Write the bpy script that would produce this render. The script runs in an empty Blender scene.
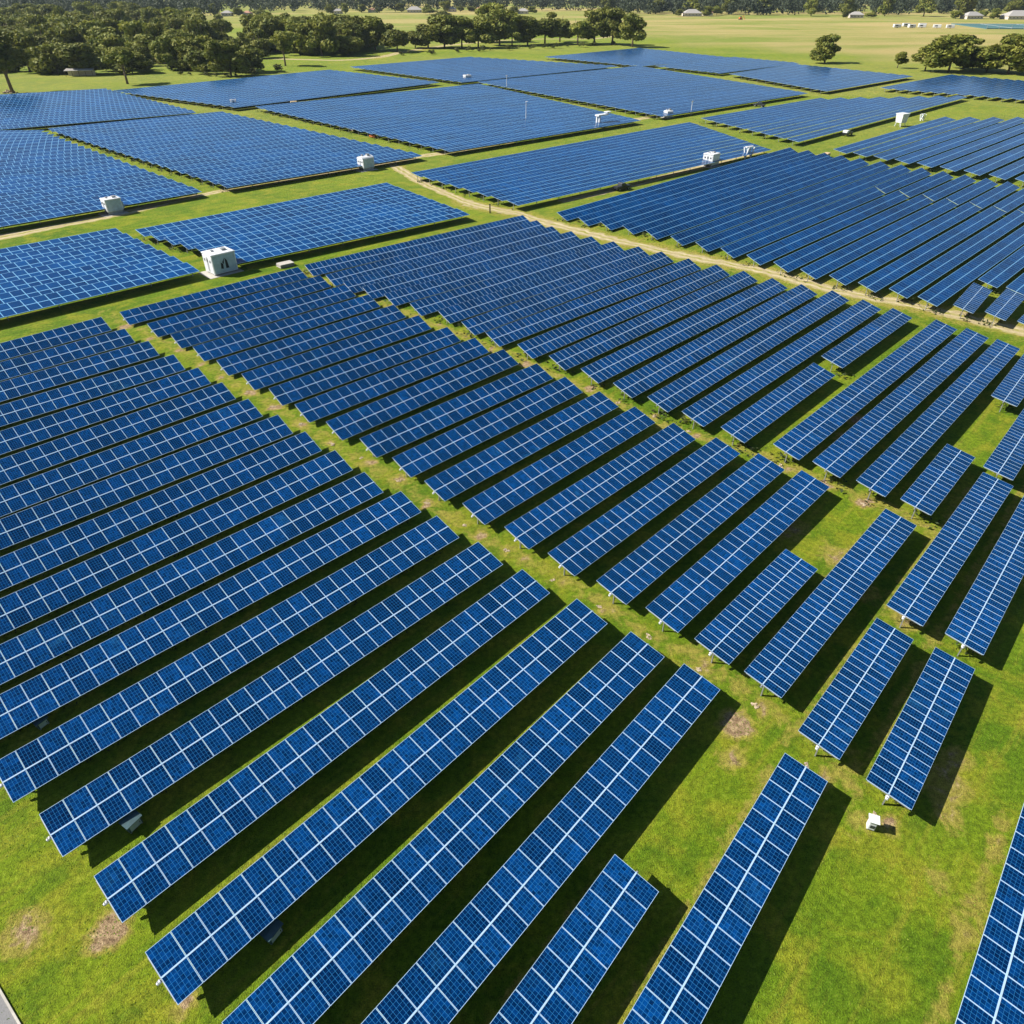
import bpy, bmesh, math, random
import numpy as np
from mathutils import Vector, Matrix
S = bpy.context.scene
COL = S.collection
R = math.radians
rnd = random.Random(7)

# ---------------------------------------------------------------- camera, light, exposure
cd = bpy.data.cameras.new('camera'); cam = bpy.data.objects.new('camera', cd); COL.objects.link(cam)
cam.location = (0, 0, 46.80); cam.rotation_euler = (R(90 - 36.805), 0, 0)
cd.sensor_width = 36; cd.lens = 36 * 711 / 1024; cd.clip_start = .5; cd.clip_end = 12000
S.camera = cam
SUN_EL, SUN_AZ = 39.5, 175.0            # azimuth counted from +X
w = bpy.data.worlds.new('World'); S.world = w; w.use_nodes = True
nt = w.node_tree
sky = nt.nodes.new('ShaderNodeTexSky'); sky.sky_type = 'NISHITA'; sky.sun_disc = False
sky.sun_elevation = R(SUN_EL); sky.sun_rotation = R(90 - SUN_AZ) % (2 * math.pi); sky.air_density = 1.0; sky.dust_density = .6; sky.ozone_density = 1.4
nt.links.new(sky.outputs[0], nt.nodes['Background'].inputs[0]); nt.nodes['Background'].inputs[1].default_value = .05
sl = bpy.data.lights.new('sun', 'SUN'); sl.energy = 5.0; sl.angle = R(.5); sl.color = (1, .94, .84)
so = bpy.data.objects.new('sun', sl); COL.objects.link(so)
sd = Vector((math.cos(R(SUN_EL)) * math.cos(R(SUN_AZ)), math.cos(R(SUN_EL)) * math.sin(R(SUN_AZ)), math.sin(R(SUN_EL))))
so.rotation_euler = sd.to_track_quat('Z', 'Y').to_euler(); so.location = sd * 300
S.view_settings.view_transform = 'Standard'; S.view_settings.look = 'None'; S.view_settings.gamma = 1
S.view_settings.exposure = .98

# ---------------------------------------------------------------- helpers
def empty(name, loc, rz=0):
    o = bpy.data.objects.new(name, None); COL.objects.link(o); o.empty_display_size = .3
    o.location = loc; o.rotation_euler = (0, 0, rz); return o
def tag(o, label=None, cat=None, group=None, kind=None):
    for k, v in (('label', label), ('category', cat), ('group', group), ('kind', kind)):
        if v: o[k] = v
    return o
class MB:
    def __init__(s): s.v = []; s.f = []; s.m = []; s.uv = []
    def quad(s, a, b, c, d, m=0, uv=None):
        i = len(s.v); s.v += [tuple(a), tuple(b), tuple(c), tuple(d)]; s.f.append((i, i + 1, i + 2, i + 3)); s.m.append(m)
        s.uv += list(uv) if uv else [(0, 0)] * 4
    def poly(s, pts, m=0):
        i = len(s.v); s.v += [tuple(p) for p in pts]; s.f.append(tuple(range(i, i + len(pts)))); s.m.append(m); s.uv += [(0, 0)] * len(pts)
    def box(s, c, d, m=0, rz=0, taper=1, rx=0):
        x, y, z = d[0] / 2, d[1] / 2, d[2] / 2
        M = Matrix.Rotation(rz, 3, 'Z') @ Matrix.Rotation(rx, 3, 'X'); C = Vector(c)
        P = [C + M @ Vector((sx * x * (taper if sz > 0 else 1), sy * y * (taper if sz > 0 else 1), sz * z)) for sz in (-1, 1) for sy in (-1, 1) for sx in (-1, 1)]
        for q in ((0, 2, 3, 1), (4, 5, 7, 6), (0, 1, 5, 4), (2, 6, 7, 3), (0, 4, 6, 2), (1, 3, 7, 5)):
            s.quad(*[P[k] for k in q], m)
    def tube(s, p, q, r0, r1=None, n=8, m=0, caps=True):
        r1 = r0 if r1 is None else r1; p, q = Vector(p), Vector(q); d = (q - p).normalized()
        u = d.orthogonal().normalized(); v = d.cross(u)
        A = [p + (u * math.cos(t) + v * math.sin(t)) * r0 for t in (2 * math.pi * k / n for k in range(n))]
        B = [q + (u * math.cos(t) + v * math.sin(t)) * r1 for t in (2 * math.pi * k / n for k in range(n))]
        for k in range(n):
            j = (k + 1) % n; s.quad(A[k], A[j], B[j], B[k], m)
        if caps: s.poly(A[::-1], m); s.poly(B, m)
    def build(s, name, mats, parent=None, smooth=False):
        me = bpy.data.meshes.new(name); me.from_pydata(s.v, [], s.f)
        mats = mats if isinstance(mats, (list, tuple)) else [mats]
        for k in mats: me.materials.append(k)
        me.polygons.foreach_set('material_index', s.m)
        ul = me.uv_layers.new(name='uv'); ul.data.foreach_set('uv', [c for p in s.uv for c in p])
        if smooth:
            bm = bmesh.new(); bm.from_mesh(me); bmesh.ops.remove_doubles(bm, verts=bm.verts, dist=1e-4)
            for f in bm.faces: f.smooth = True
            bm.to_mesh(me); bm.free()
        me.update()
        o = bpy.data.objects.new(name, me); COL.objects.link(o)
        if parent: o.parent = parent
        return o
def bevel(o, w=.03, n=2):
    bm = bmesh.new(); bm.from_mesh(o.data); bmesh.ops.remove_doubles(bm, verts=bm.verts, dist=1e-4)
    bmesh.ops.bevel(bm, geom=list(bm.edges), offset=w, segments=n, affect='EDGES', profile=.5)
    bm.to_mesh(o.data); bm.free(); return o
def copy_tree(o, parent=None):
    c = o.copy(); COL.objects.link(c)
    if parent: c.parent = parent
    for ch in list(o.children): copy_tree(ch, c)
    return c

class NT:
    """small node-graph builder"""
    def __init__(s, name, rough=.8, spec=.3, metal=0):
        s.m = bpy.data.materials.new(name); s.m.use_nodes = True; s.t = s.m.node_tree; s.b = s.t.nodes['Principled BSDF']
        s.b.inputs['Roughness'].default_value = rough; s.b.inputs['Specular IOR Level'].default_value = spec; s.b.inputs['Metallic'].default_value = metal
    def n(s, t, **k):
        x = s.t.nodes.new(t)
        for a, v in k.items():
            if a.startswith('i_'):
                x.inputs[int(a[2:])].default_value = v
            else: setattr(x, a, v)
        return x
    def l(s, a, b): s.t.links.new(a, b)
    def math(s, op, a, b=None, c=None, clamp=False):
        x = s.n('ShaderNodeMath', operation=op, use_clamp=clamp)
        for k, v in enumerate((a, b, c)):
            if v is None: continue
            if isinstance(v, (int, float)): x.inputs[k].default_value = v
            else: s.l(v, x.inputs[k])
        return x.outputs[0]
    def noise(s, vec, scale, detail=4, rough=.55, dist=0):
        x = s.n('ShaderNodeTexNoise'); x.inputs['Scale'].default_value = scale; x.inputs['Detail'].default_value = detail
        x.inputs['Roughness'].default_value = rough; x.inputs['Distortion'].default_value = dist; s.l(vec, x.inputs['Vector']); return x.outputs[0]
    def ramp(s, f, lo, hi):
        x = s.n('ShaderNodeMapRange'); x.interpolation_type = 'SMOOTHSTEP'; s.l(f, x.inputs[0]); x.inputs[1].default_value = lo; x.inputs[2].default_value = hi; return x.outputs[0]
    def mix(s, f, a, b):
        x = s.n('ShaderNodeMix', data_type='RGBA')
        if isinstance(f, (int, float)): x.inputs[0].default_value = f
        else: s.l(f, x.inputs[0])
        for k, v in ((6, a), (7, b)):
            if isinstance(v, tuple): x.inputs[k].default_value = (*v, 1)
            else: s.l(v, x.inputs[k])
        return x.outputs[2]
    def scale(s, c, f):
        x = s.n('ShaderNodeVectorMath', operation='SCALE'); s.l(c, x.inputs[0])
        if isinstance(f, (int, float)): x.inputs[3].default_value = f
        else: s.l(f, x.inputs[3])
        return x.outputs[0]
    def bump(s, h, d=.1, st=1):
        x = s.n('ShaderNodeBump'); x.inputs['Distance'].default_value = d; x.inputs['Strength'].default_value = st; s.l(h, x.inputs['Height']); s.l(x.outputs[0], s.b.inputs['Normal'])
    def col(s, c): s.l(c, s.b.inputs['Base Color'])
def plain(name, c, rough=.6, spec=.4, metal=0, var=.12, sc=3):
    k = NT(name, rough, spec, metal); tc = k.n('ShaderNodeTexCoord'); f = k.noise(tc.outputs['Object'], sc, 5)
    k.col(k.mix(k.ramp(f, .3, .7), tuple(x * (1 - var) for x in c), tuple(min(1, x * (1 + var)) for x in c))); return k.m

# ---------------------------------------------------------------- materials
def ground_mat():
    k = NT('grassland', .9, .15); g = k.n('ShaderNodeNewGeometry').outputs['Position']
    at = k.n('ShaderNodeAttribute', attribute_name='wear').outputs['Fac']; pad = k.n('ShaderNodeAttribute', attribute_name='paddock').outputs['Fac']
    big = k.noise(g, .035, 4); mid = k.noise(g, .22, 5, .6, .6); fine = k.noise(g, 2.4, 6, .7); vf = k.noise(g, 11, 3, .7)
    mr = k.n('ShaderNodeVectorRotate', rotation_type='Z_AXIS'); k.l(g, mr.inputs['Vector']); mr.inputs['Angle'].default_value = R(-46)
    mp = k.n('ShaderNodeMapping'); k.l(mr.outputs[0], mp.inputs[0]); mp.inputs['Scale'].default_value = (.07, .75, 1)
    streak = k.noise(mp.outputs[0], 1.0, 4, .6)
    c = k.mix(k.ramp(big, .35, .65), (.098, .188, .006), (.178, .258, .009))
    c = k.mix(k.math('MULTIPLY', k.ramp(mid, .44, .66), .85), c, (.262, .280, .018)); c = k.mix(k.math('MULTIPLY', k.ramp(k.noise(g, .35, 5, .6, .4), .52, .34), .6), c, (.070, .155, .005))
    c = k.mix(k.math('MULTIPLY', k.ramp(streak, .52, .72), .6), c, (.30, .28, .03)); c = k.mix(k.math('MULTIPLY', k.ramp(streak, .48, .30), .45), c, (.062, .135, .006))
    c = k.mix(k.math('MULTIPLY', k.ramp(fine, .55, .8), .35), c, (.34, .30, .07))
    # far paddock: pale dry bands
    mp2 = k.n('ShaderNodeMapping'); k.l(g, mp2.inputs[0]); mp2.inputs['Rotation'].default_value = (0, 0, R(-12)); mp2.inputs['Scale'].default_value = (.0026, .0075, 1)
    pb = k.noise(mp2.outputs[0], 1, 4, .6, .5)
    pc = k.mix(k.ramp(pb, .36, .64), (.19, .235, .040), (.39, .315, .125))
    pc = k.mix(k.math('MULTIPLY', k.ramp(k.noise(g, .03, 5), .45, .7), .4), pc, (.37, .30, .11))
    c = k.mix(pad, c, pc)
    # trampled / bare soil
    wn = k.math('ADD', at, k.math('MULTIPLY', k.math('SUBTRACT', k.noise(g, .75, 6, .65, .8), .5), 1.15))
    dry = k.mix(k.ramp(fine, .35, .7), (.31, .205, .115), (.44, .33, .19))
    c = k.mix(k.ramp(wn, .30, .62), c, (.31, .28, .05))
    c = k.mix(k.ramp(wn, .62, .86), c, dry)
    v = k.math('ADD', k.math('MULTIPLY', k.ramp(vf, .3, .7), .65), k.math('ADD', .32, k.math('MULTIPLY', k.ramp(fine, .32, .68), .6)))
    k.col(k.scale(c, v)); k.bump(k.math('ADD', k.math('MULTIPLY', fine, .6), vf), .22, 1)
    return k.m
M = {}
M['ground'] = ground_mat()
def track_mat():
    k = NT('dirt', .95, .1); g = k.n('ShaderNodeNewGeometry').outputs['Position']; uv = k.n('ShaderNodeUVMap').outputs[0]
    sx = k.n('ShaderNodeSeparateXYZ'); k.l(uv, sx.inputs[0])
    n1 = k.noise(g, .5, 6, .65); n2 = k.noise(g, 4, 5, .7)
    c = k.mix(k.ramp(n1, .35, .65), (.33, .27, .15), (.47, .40, .25))
    ed = k.math('ABSOLUTE', k.math('SUBTRACT', sx.outputs[0], .5))         # 0 centre .. .5 edge
    rut = k.ramp(k.math('ABSOLUTE', k.math('SUBTRACT', ed, .22)), .06, .16) # two wheel tracks, grass between
    gr = k.math('MULTIPLY', rut, k.ramp(n1, .36, .6))
    c = k.mix(gr, c, (.235, .225, .045)); c = k.scale(c, k.math('ADD', .6, k.math('MULTIPLY', n2, .8)))
    k.col(c); k.bump(n2, .1); return k.m
M['dirt'] = track_mat()
def asphalt():
    k = NT('asphalt', .9, .2); g = k.n('ShaderNodeNewGeometry').outputs['Position']
    k.col(k.mix(k.noise(g, 9, 6, .7), (.13, .13, .135), (.25, .25, .255))); k.bump(k.noise(g, 30, 3), .02); return k.m
M['asphalt'] = asphalt()
M['kerb'] = plain('concrete', (.40, .38, .34), .9, .2)
M['frame'] = plain('anodised_aluminium', (.40, .57, .76), .38, .5, .1, .05, .4)
M['steel'] = plain('galvanised_steel', (.33, .34, .35), .5, .5, .5)
M['back'] = plain('panel_backsheet', (.10, .105, .115), .7, .2)
def cell_mat(far=False):
    k = NT('solar_glass_far' if far else 'solar_glass', .16, .14 if far else .11); uv = k.n('ShaderNodeUVMap').outputs[0]; rn = k.n('ShaderNodeObjectInfo').outputs['Random']
    sx = k.n('ShaderNodeSeparateXYZ'); k.l(uv, sx.inputs[0]); u, v = sx.outputs[0], sx.outputs[1]
    fu, fv = k.math('FRACT', u), k.math('FRACT', v)
    cv = k.n('ShaderNodeCombineXYZ'); k.l(k.math('FLOOR', u), cv.inputs[0]); k.l(k.math('FLOOR', v), cv.inputs[1]); k.l(k.math('MULTIPLY', rn, 97.3), cv.inputs[2])
    wn = k.n('ShaderNodeTexWhiteNoise', noise_dimensions='3D'); k.l(cv.outputs[0], wn.inputs[0]); cr = wn.outputs[0]
    du = k.math('MINIMUM', fu, k.math('SUBTRACT', 1.0, fu)); dv = k.math('MINIMUM', fv, k.math('SUBTRACT', 1.0, fv))
    g = k.n('ShaderNodeNewGeometry').outputs['Position']
    blot = k.noise(g, .55, 4, .6); dust = k.noise(g, 2.5, 5, .7)
    base = k.mix(cr, (.0002, .027, .112), (.0006, .044, .165)) if far else k.mix(rn, (.0002, .016, .073), (.0010, .041, .172))
    if not far:
        base = k.mix(k.math('MULTIPLY', cr, .75), base, (.0002, .010, .045))
        crys = k.n('ShaderNodeTexVoronoi'); crys.inputs['Scale'].default_value = 7; k.l(g, crys.inputs['Vector'])
        cs = k.n('ShaderNodeSeparateColor'); k.l(crys.outputs['Color'], cs.inputs[0])
        base = k.scale(base, k.math('ADD', .72, k.math('MULTIPLY', cs.outputs[0], .56)))
    base = k.scale(base, k.math('ADD', .55, k.math('MULTIPLY', blot, .9))); base = k.scale(base, k.math('ADD', .35, k.math('MULTIPLY', k.noise(g, .045, 3, .6), 1.3)))
    if far:
        ln = k.n('ShaderNodeAttribute', attribute_name='line', attribute_type='OBJECT').outputs['Fac']
        mk = k.math('MAXIMUM', k.math('LESS_THAN', du, ln), k.math('LESS_THAN', dv, .040))
        base = k.mix(mk, base, (.14, .33, .54))
    else:
        mk = k.math('MAXIMUM', k.math('LESS_THAN', du, .040), k.math('LESS_THAN', dv, .028))
        base = k.mix(k.math('MULTIPLY', mk, .8), base, (.025, .17, .42))
    base = k.mix(k.math('MULTIPLY', k.ramp(dust, .50, .85), .03), base, (.10, .26, .40))
    pale_patch = k.math('MULTIPLY', k.ramp(k.noise(g, .16, 3, .5, 1.5), .62, .74), k.math('MULTIPLY', k.ramp(k.noise(g, 1.2, 5, .7), .4, .7), .22))
    base = k.mix(pale_patch, base, (.04, .22, .44))          # paler blue smudges over parts of some tables
    k.col(base); k.l(k.math('ADD', .10, k.math('MULTIPLY', dust, .16)), k.b.inputs['Roughness'])
    k.b.inputs['IOR'].default_value = 1.5
    return k.m
M['cell'] = cell_mat(); M['cell_far'] = cell_mat(True)
M['white'] = plain('white_painted_steel', (.62, .64, .66), .45, .5, 0, .06, 1.5)
M['bluegrey'] = plain('blue_grey_and_shaded_white', (.36, .45, .54), .5, .5, 0, .12, 1.2)  # also paints the shaded long side of the white cabins
M['dark'] = plain('dark_rubber', (.025, .026, .028), .7, .3)
M['black'] = plain('black_car_paint', (.02, .023, .028), .25, .5)
M['window'] = plain('dark_glass', (.03, .04, .05), .1, .6)
M['teal'] = plain('teal_painted_cabinet', (.030, .075, .09), .5, .5, 0, .2, 3)
M['orange'] = plain('orange_mesh_netting', (.60, .16, .05), .7, .3)
M['tan'] = plain('tan_crate_board', (.50, .38, .24), .85, .2)
M['rock'] = plain('pale_rubble', (.36, .29, .20), .95, .15, 0, .4, 2.5)
M['wood'] = plain('weathered_timber', (.13, .10, .075), .9, .15)
M['bark'] = plain('eucalypt_bark', (.17, .13, .10), .95, .1, 0, .4, 1.5)
M['roof_white'] = plain('pale_sheet_roof', (.34, .325, .31), .5, .4)
M['roof_brown'] = plain('terracotta_roof', (.36, .20, .14), .8, .2)
M['wall'] = plain('rendered_wall', (.52, .46, .40), .9, .2)
M['court'] = plain('teal_court_surface', (.06, .135, .14), .8, .2)
def leaf_mat(name, a, b, c):
    k = NT(name, .7, .25); rn = k.n('ShaderNodeObjectInfo').outputs['Random']; g = k.n('ShaderNodeNewGeometry').outputs['Position']
    f = k.noise(g, .22, 4, .6); f2 = k.noise(g, 1.4, 3)
    col = k.mix(k.ramp(f, .35, .65), a, b); col = k.mix(k.math('MULTIPLY', k.ramp(f2, .5, .75), .6), col, c)
    cc = k.scale(col, k.math('ADD', .75, k.math('MULTIPLY', rn, .5))); k.col(cc)
    tr = k.n('ShaderNodeBsdfTranslucent'); k.l(cc, tr.inputs['Color']); ms = k.n('ShaderNodeMixShader'); ms.inputs[0].default_value = .24
    k.l(k.b.outputs[0], ms.inputs[1]); k.l(tr.outputs[0], ms.inputs[2]); k.l(ms.outputs[0], k.t.nodes['Material Output'].inputs['Surface']); return k.m
M['leaf'] = leaf_mat('eucalypt_foliage', (.095, .130, .018), (.215, .22, .034), (.33, .29, .065))
M['leaf_far'] = leaf_mat('distant_foliage', (.040, .062, .036), (.075, .095, .046), (.105, .115, .060))
M['scrub'] = leaf_mat('scrub_foliage', (.05, .07, .016), (.10, .11, .03), (.20, .18, .06))
M['weed'] = leaf_mat('dark_weeds_and_shade', (.018, .032, .008), (.035, .050, .012), (.06, .065, .02))  # dark leaves: painted shade under the near rows, weeds at row ends
M['grass'] = leaf_mat('grass_blades', (.10, .19, .008), (.16, .25, .012), (.30, .29, .05))

# ---------------------------------------------------------------- table of rows: x0, y0, x1, y1, panel width, single panels, axle height, tilt
ROWS = {
 'G': [(20.57,8.04,36.01,25.86,1.4,1,1.95,6)],
 'Fr': [(4.22,9.46,20.93,29.65,1.4,1,1.95,7.1)],
 'Es': [(-2.2,10.27,7.82,22.19,1.45,1,1.92,8.1)],
 'L': [(-9.06,10.36,15.3,37.92,1.5,1,1.88,9.3), (-14.26,12.92,11.46,41.45,1.5,1,1.84,10.5), (-19.76,16.31,7.13,45.42,1.5,1,1.8,11.8), (-24.75,20.63,2.25,49.43,1.5,1,1.75,13.3), (-30.39,24.72,-2.11,53.55,1.5,1,1.7,14.7), (-35.78,28.58,-6.6,57.84,1.5,1,1.65,16.1), (-44.22,29.32,-10.93,62.31,1.5,1,1.6,17.5), (-47.23,34.52,-15.54,66.11,1.5,1,1.55,18.8), (-50.4,40,-19.8,70.76,1.5,1,1.51,20.2), (-53.76,45.78,-24.38,75.15,1.5,1,1.46,21.6), (-57.38,51.96,-28.92,79.42,1.5,1,1.41,22), (-60.51,57.41,-34.05,83.89,1.5,1,1.36,22), (-64.02,63.51,-39.17,88.86,1.5,1,1.31,22), (-67.87,70.09,-44.23,93.65,1.5,1,1.25,22), (-71.96,77.06,-49.57,98.27,1.5,1,1.2,22), (-75.92,83.89,-55.47,103.42,1.5,1,1.15,22), (-79.55,90.25,-61.26,108.26,1.5,1,1.15,22), (-83.39,96.96,-67.31,113.23,1.5,1,1.15,22)],
 'M0': [(25.89,27.51,36.6,39.81,0.84,1,1.95,6.3)],
 'M1': [(22.44,31.46,33.08,43.14,0.84,1,1.95,7.4)],
 'M2': [(19.94,37.09,40.62,59.14,0.84,1,1.9,8.7)],
 'M3': [(16.67,40.59,28.06,52.44,0.84,1,1.87,9.7)],
 'M': [(13.12,44.28,34.19,66.4,1.2,1,1.83,10.9), (9.09,47.82,30.3,70,1.2,1,1.79,12.1), (4.72,51.78,26.11,73.64,1.2,1,1.74,13.4), (0.45,55.89,21.54,77.16,1.2,1,1.7,14.7), (-4.07,59.99,17.26,81.46,1.55,1,1.65,16), (-8.56,64.28,13.07,85.82,1.55,1,1.6,17.4), (-12.81,69.07,8.66,90.19,1.55,1,1.56,18.8), (-17.4,73.44,4.77,94.58,1.55,1,1.51,20.1), (-22.35,77.57,-0.15,99.63,1.55,1,1.46,21.6), (-27.46,82.16,-4.66,103.96,1.55,1,1.41,22), (-32.19,86.85,-9.3,108.36,1.55,1,1.36,22), (-37.32,91.48,-14.46,113.51,1.55,1,1.3,22), (-42.45,96.12,-19.25,118.54,1.55,1,1.25,22), (-47.74,101.1,-24.43,123.68,1.55,1,1.2,22), (-52.99,105.89,-29.65,128.9,1.55,1,1.15,22), (-58.48,110.29,-35.33,134.04,1.55,1,1.15,22), (-65.27,115.41,-40.74,138.93,1.55,1,1.15,22)],
 'P1': [(34.6,44.72,54.58,66.13,0.84,1,1.94,7.6)],
 'P1b': [(55.2,67.3,72.64,86.35,0.84,1,1.94,7.9)],
 'P2': [(38.13,41.35,65.41,71.35,0.84,1,1.95,6.6)],
 'R1': [(65.53,84.69,83.61,104.65,0.9,1,1.9,9)],
 'Ns': [(42.94,60.9,53.52,72.24,0.9,1,1.9,8.8)],
 'N': [(39.57,64.39,76.56,103.3,1.1,1,1.86,9.9), (36.04,68.26,74.08,107.66,1.1,1,1.82,11.1), (32.64,72.1,70.92,111.25,1.1,1,1.78,12.2), (23.16,80.21,62.5,120.42,1.1,1,1.69,14.9), (19.33,84.2,58.78,125.03,1.1,1,1.64,16.2), (15.2,88.3,54.29,128.3,1.1,1,1.6,17.4), (11.06,92.85,49.97,131.7,1.1,1,1.56,18.7), (6.65,97.26,45.63,135.85,1.1,1,1.51,20.1), (1.98,101.43,41.31,139.6,1.1,1,1.46,21.4), (-3.07,106.07,36.59,143.52,1.1,1,1.41,22), (-7.16,110.58,31.96,148.23,1.1,1,1.37,22), (-11.46,115.64,27.72,151.85,1.1,1,1.32,22), (-16.65,119.18,22.88,155.61,1.1,1,1.27,22), (-21.79,123.84,18.48,159.49,1.1,1,1.23,22), (-26.3,127.51,14.35,163.56,1.1,1,1.18,22), (-30.41,130.49,10.26,167.72,1.1,1,1.15,22), (-34.44,134.32,6.95,172.79,1.1,1,1.15,22), (-39.84,140.12,3.69,177.24,1.1,1,1.15,22)],
 'N16a': [(27.28,76.14,45.22,94.77,1.1,1,1.73,13.6)],
 'N16b': [(47.15,97.13,66.01,116.38,1.1,1,1.73,13.7)],
 'Q': [(90.91,126.52,134.07,170.13,1.1,0,1.81,11.4), (88.17,130.89,130.52,173.7,1.1,0,1.77,12.5), (72.74,121.79,125.51,175.12,1.1,0,1.74,13.5), (69.41,125.9,123.58,180.64,1.1,0,1.7,14.7), (65.11,129.19,119.82,184.48,1.1,0,1.65,15.9), (61.19,133.14,115.88,188.41,1.1,0,1.61,17.1), (56.87,136.71,111.94,192.35,1.1,0,1.57,18.3), (52.96,141.06,107.83,196.51,1.1,0,1.52,19.6), (48.82,145.6,103.48,200.84,1.1,0,1.48,20.9), (44.68,150.41,99.02,205.33,1.1,0,1.43,22), (40.36,154.77,119.19,234.43,1.1,0,1.38,22), (35.83,159.33,115.05,239.38,1.1,0,1.33,22), (31.08,164.11,110.7,244.57,1.1,0,1.28,22), (26.43,168.32,106.67,249.41,1.1,0,1.23,22), (21.71,171.81,102.91,253.87,1.1,0,1.19,22), (16.83,175.43,99.01,258.48,1.1,0,1.15,22), (12.05,179.92,94.6,263.34,1.1,0,1.15,22)],
 'Qb': [(134.49,170.55,155.13,191.41,1.1,0,1.81,11.4), (130.95,174.12,151.89,195.29,1.1,0,1.77,12.5), (124,181.07,145.54,202.84,1.1,0,1.7,14.7), (120.24,184.9,142.12,207.01,1.1,0,1.65,15.9), (116.3,188.84,138.52,211.29,1.1,0,1.61,17.1), (112.36,192.78,134.92,215.58,1.1,0,1.57,18.3), (108.26,196.94,131.18,220.1,1.1,0,1.52,19.6), (103.91,201.27,127.2,224.8,1.1,0,1.48,20.9), (99.45,205.76,123.13,229.69,1.1,0,1.43,22)],
 'Qs': [(77.08,118.08,86.41,129.22,0.9,1,1.78,12.4), (80.76,114.81,90.69,125.98,0.9,1,1.82,11.3), (83.83,110.63,93.81,120.92,0.9,1,1.86,10.1)],
 'F1': [(-92.77,111.64,-62.62,140.61,2,0,1.75,4.5,2.80), (-95.81,116.91,-66.79,144.66,2,0,1.75,4.5,2.80), (-98.86,122.18,-70.95,148.71,2,0,1.75,4.5,2.80), (-101.9,127.45,-75.12,152.76,2,0,1.75,4.5,2.80), (-104.95,132.73,-79.29,156.82,2,0,1.75,4.5,2.80), (-108,138.01,-83.46,160.87,2,0,1.75,4.5,2.80), (-111.06,143.29,-87.62,164.92,2,0,1.75,4.5,2.80)],
 'F2': [(-56.46,145.03,-11.85,182.14,2,0,1.75,4.5,2.64), (-60.85,148.16,-15.36,186.8,2,0,1.75,4.5,2.64), (-65.23,151.28,-18.87,191.46,2,0,1.75,4.5,2.64), (-69.61,154.41,-22.37,196.11,2,0,1.75,4.5,2.64), (-74,157.53,-25.88,200.77,2,0,1.75,4.5,2.64), (-78.38,160.66,-29.39,205.43,2,0,1.75,4.5,2.64), (-82.77,163.79,-32.89,210.09,2,0,1.75,4.5,2.64)],
 'F3': [(-124.61,166.87,-84.9,205.33,2,0,1.75,4.5,3.06), (-128.17,173.02,-89.38,209.81,2,0,1.75,4.5,3.06), (-131.74,179.17,-93.85,214.29,2,0,1.75,4.5,3.06), (-135.32,185.33,-98.32,218.77,2,0,1.75,4.5,3.06), (-138.9,191.49,-102.8,223.25,2,0,1.75,4.5,3.06), (-142.48,197.67,-107.27,227.73,2,0,1.75,4.5,3.06), (-146.08,203.85,-111.75,232.21,2,0,1.75,4.5,3.06), (-149.68,210.05,-116.22,236.69,2,0,1.75,4.5,3.06), (-153.28,216.26,-120.69,241.17,2,0,1.75,4.5,3.06), (-156.89,222.48,-125.17,245.65,2,0,1.75,4.5,3.06), (-160.52,228.73,-129.64,250.13,2,0,1.75,4.5,3.06), (-164.15,234.99,-134.12,254.61,2,0,1.75,4.5,3.06), (-167.79,241.29,-138.59,259.09,2,0,1.75,4.5,3.06), (-171.44,247.62,-143.06,263.57,2,0,1.75,4.5,3.06), (-175.1,253.99,-147.54,268.05,2,0,1.75,4.5,3.06), (-178.77,260.41,-152.01,272.53,2,0,1.75,4.5,3.06), (-182.44,266.89,-156.49,277.01,2,0,1.75,4.5,3.06), (-186.12,273.44,-160.96,281.49,2,0,1.75,4.5,3.06), (-189.78,280.08,-165.43,285.97,2,0,1.75,4.5,3.06), (-193.42,286.83,-169.91,290.45,2,0,1.75,4.5,3.06), (-197.01,293.69,-174.38,294.93,2,0,1.75,4.5,3.06)],
 'F4': [(-79.54,209.9,-30.88,254.01,2,0,1.75,4.5,3.05), (-84.22,214.37,-35.4,258.44,2,0,1.75,4.5,3.05), (-88.91,218.85,-39.92,262.87,2,0,1.75,4.5,3.05), (-93.59,223.32,-44.45,267.3,2,0,1.75,4.5,3.05), (-98.28,227.79,-48.97,271.73,2,0,1.75,4.5,3.05), (-102.97,232.27,-53.5,276.16,2,0,1.75,4.5,3.05), (-107.65,236.74,-58.02,280.58,2,0,1.75,4.5,3.05), (-112.34,241.22,-62.54,285.01,2,0,1.75,4.5,3.05), (-117.02,245.69,-67.07,289.44,2,0,1.75,4.5,3.05), (-121.71,250.16,-71.59,293.87,2,0,1.75,4.5,3.05), (-126.39,254.64,-76.11,298.3,2,0,1.75,4.5,3.05), (-131.08,259.11,-80.64,302.73,2,0,1.75,4.5,3.05), (-135.76,263.59,-85.16,307.16,2,0,1.75,4.5,3.05), (-140.45,268.06,-89.68,311.59,2,0,1.75,4.5,3.05), (-145.14,272.53,-94.21,316.01,2,0,1.75,4.5,3.05), (-149.82,277.01,-98.73,320.44,2,0,1.75,4.5,3.05), (-154.51,281.48,-103.26,324.87,2,0,1.75,4.5,3.05), (-159.19,285.96,-107.78,329.3,2,0,1.75,4.5,3.05), (-163.88,290.43,-112.3,333.73,2,0,1.75,4.5,3.05), (-168.56,294.91,-116.83,338.16,2,0,1.75,4.5,3.05), (-173.25,299.38,-121.35,342.59,2,0,1.75,4.5,3.05)],
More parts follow.
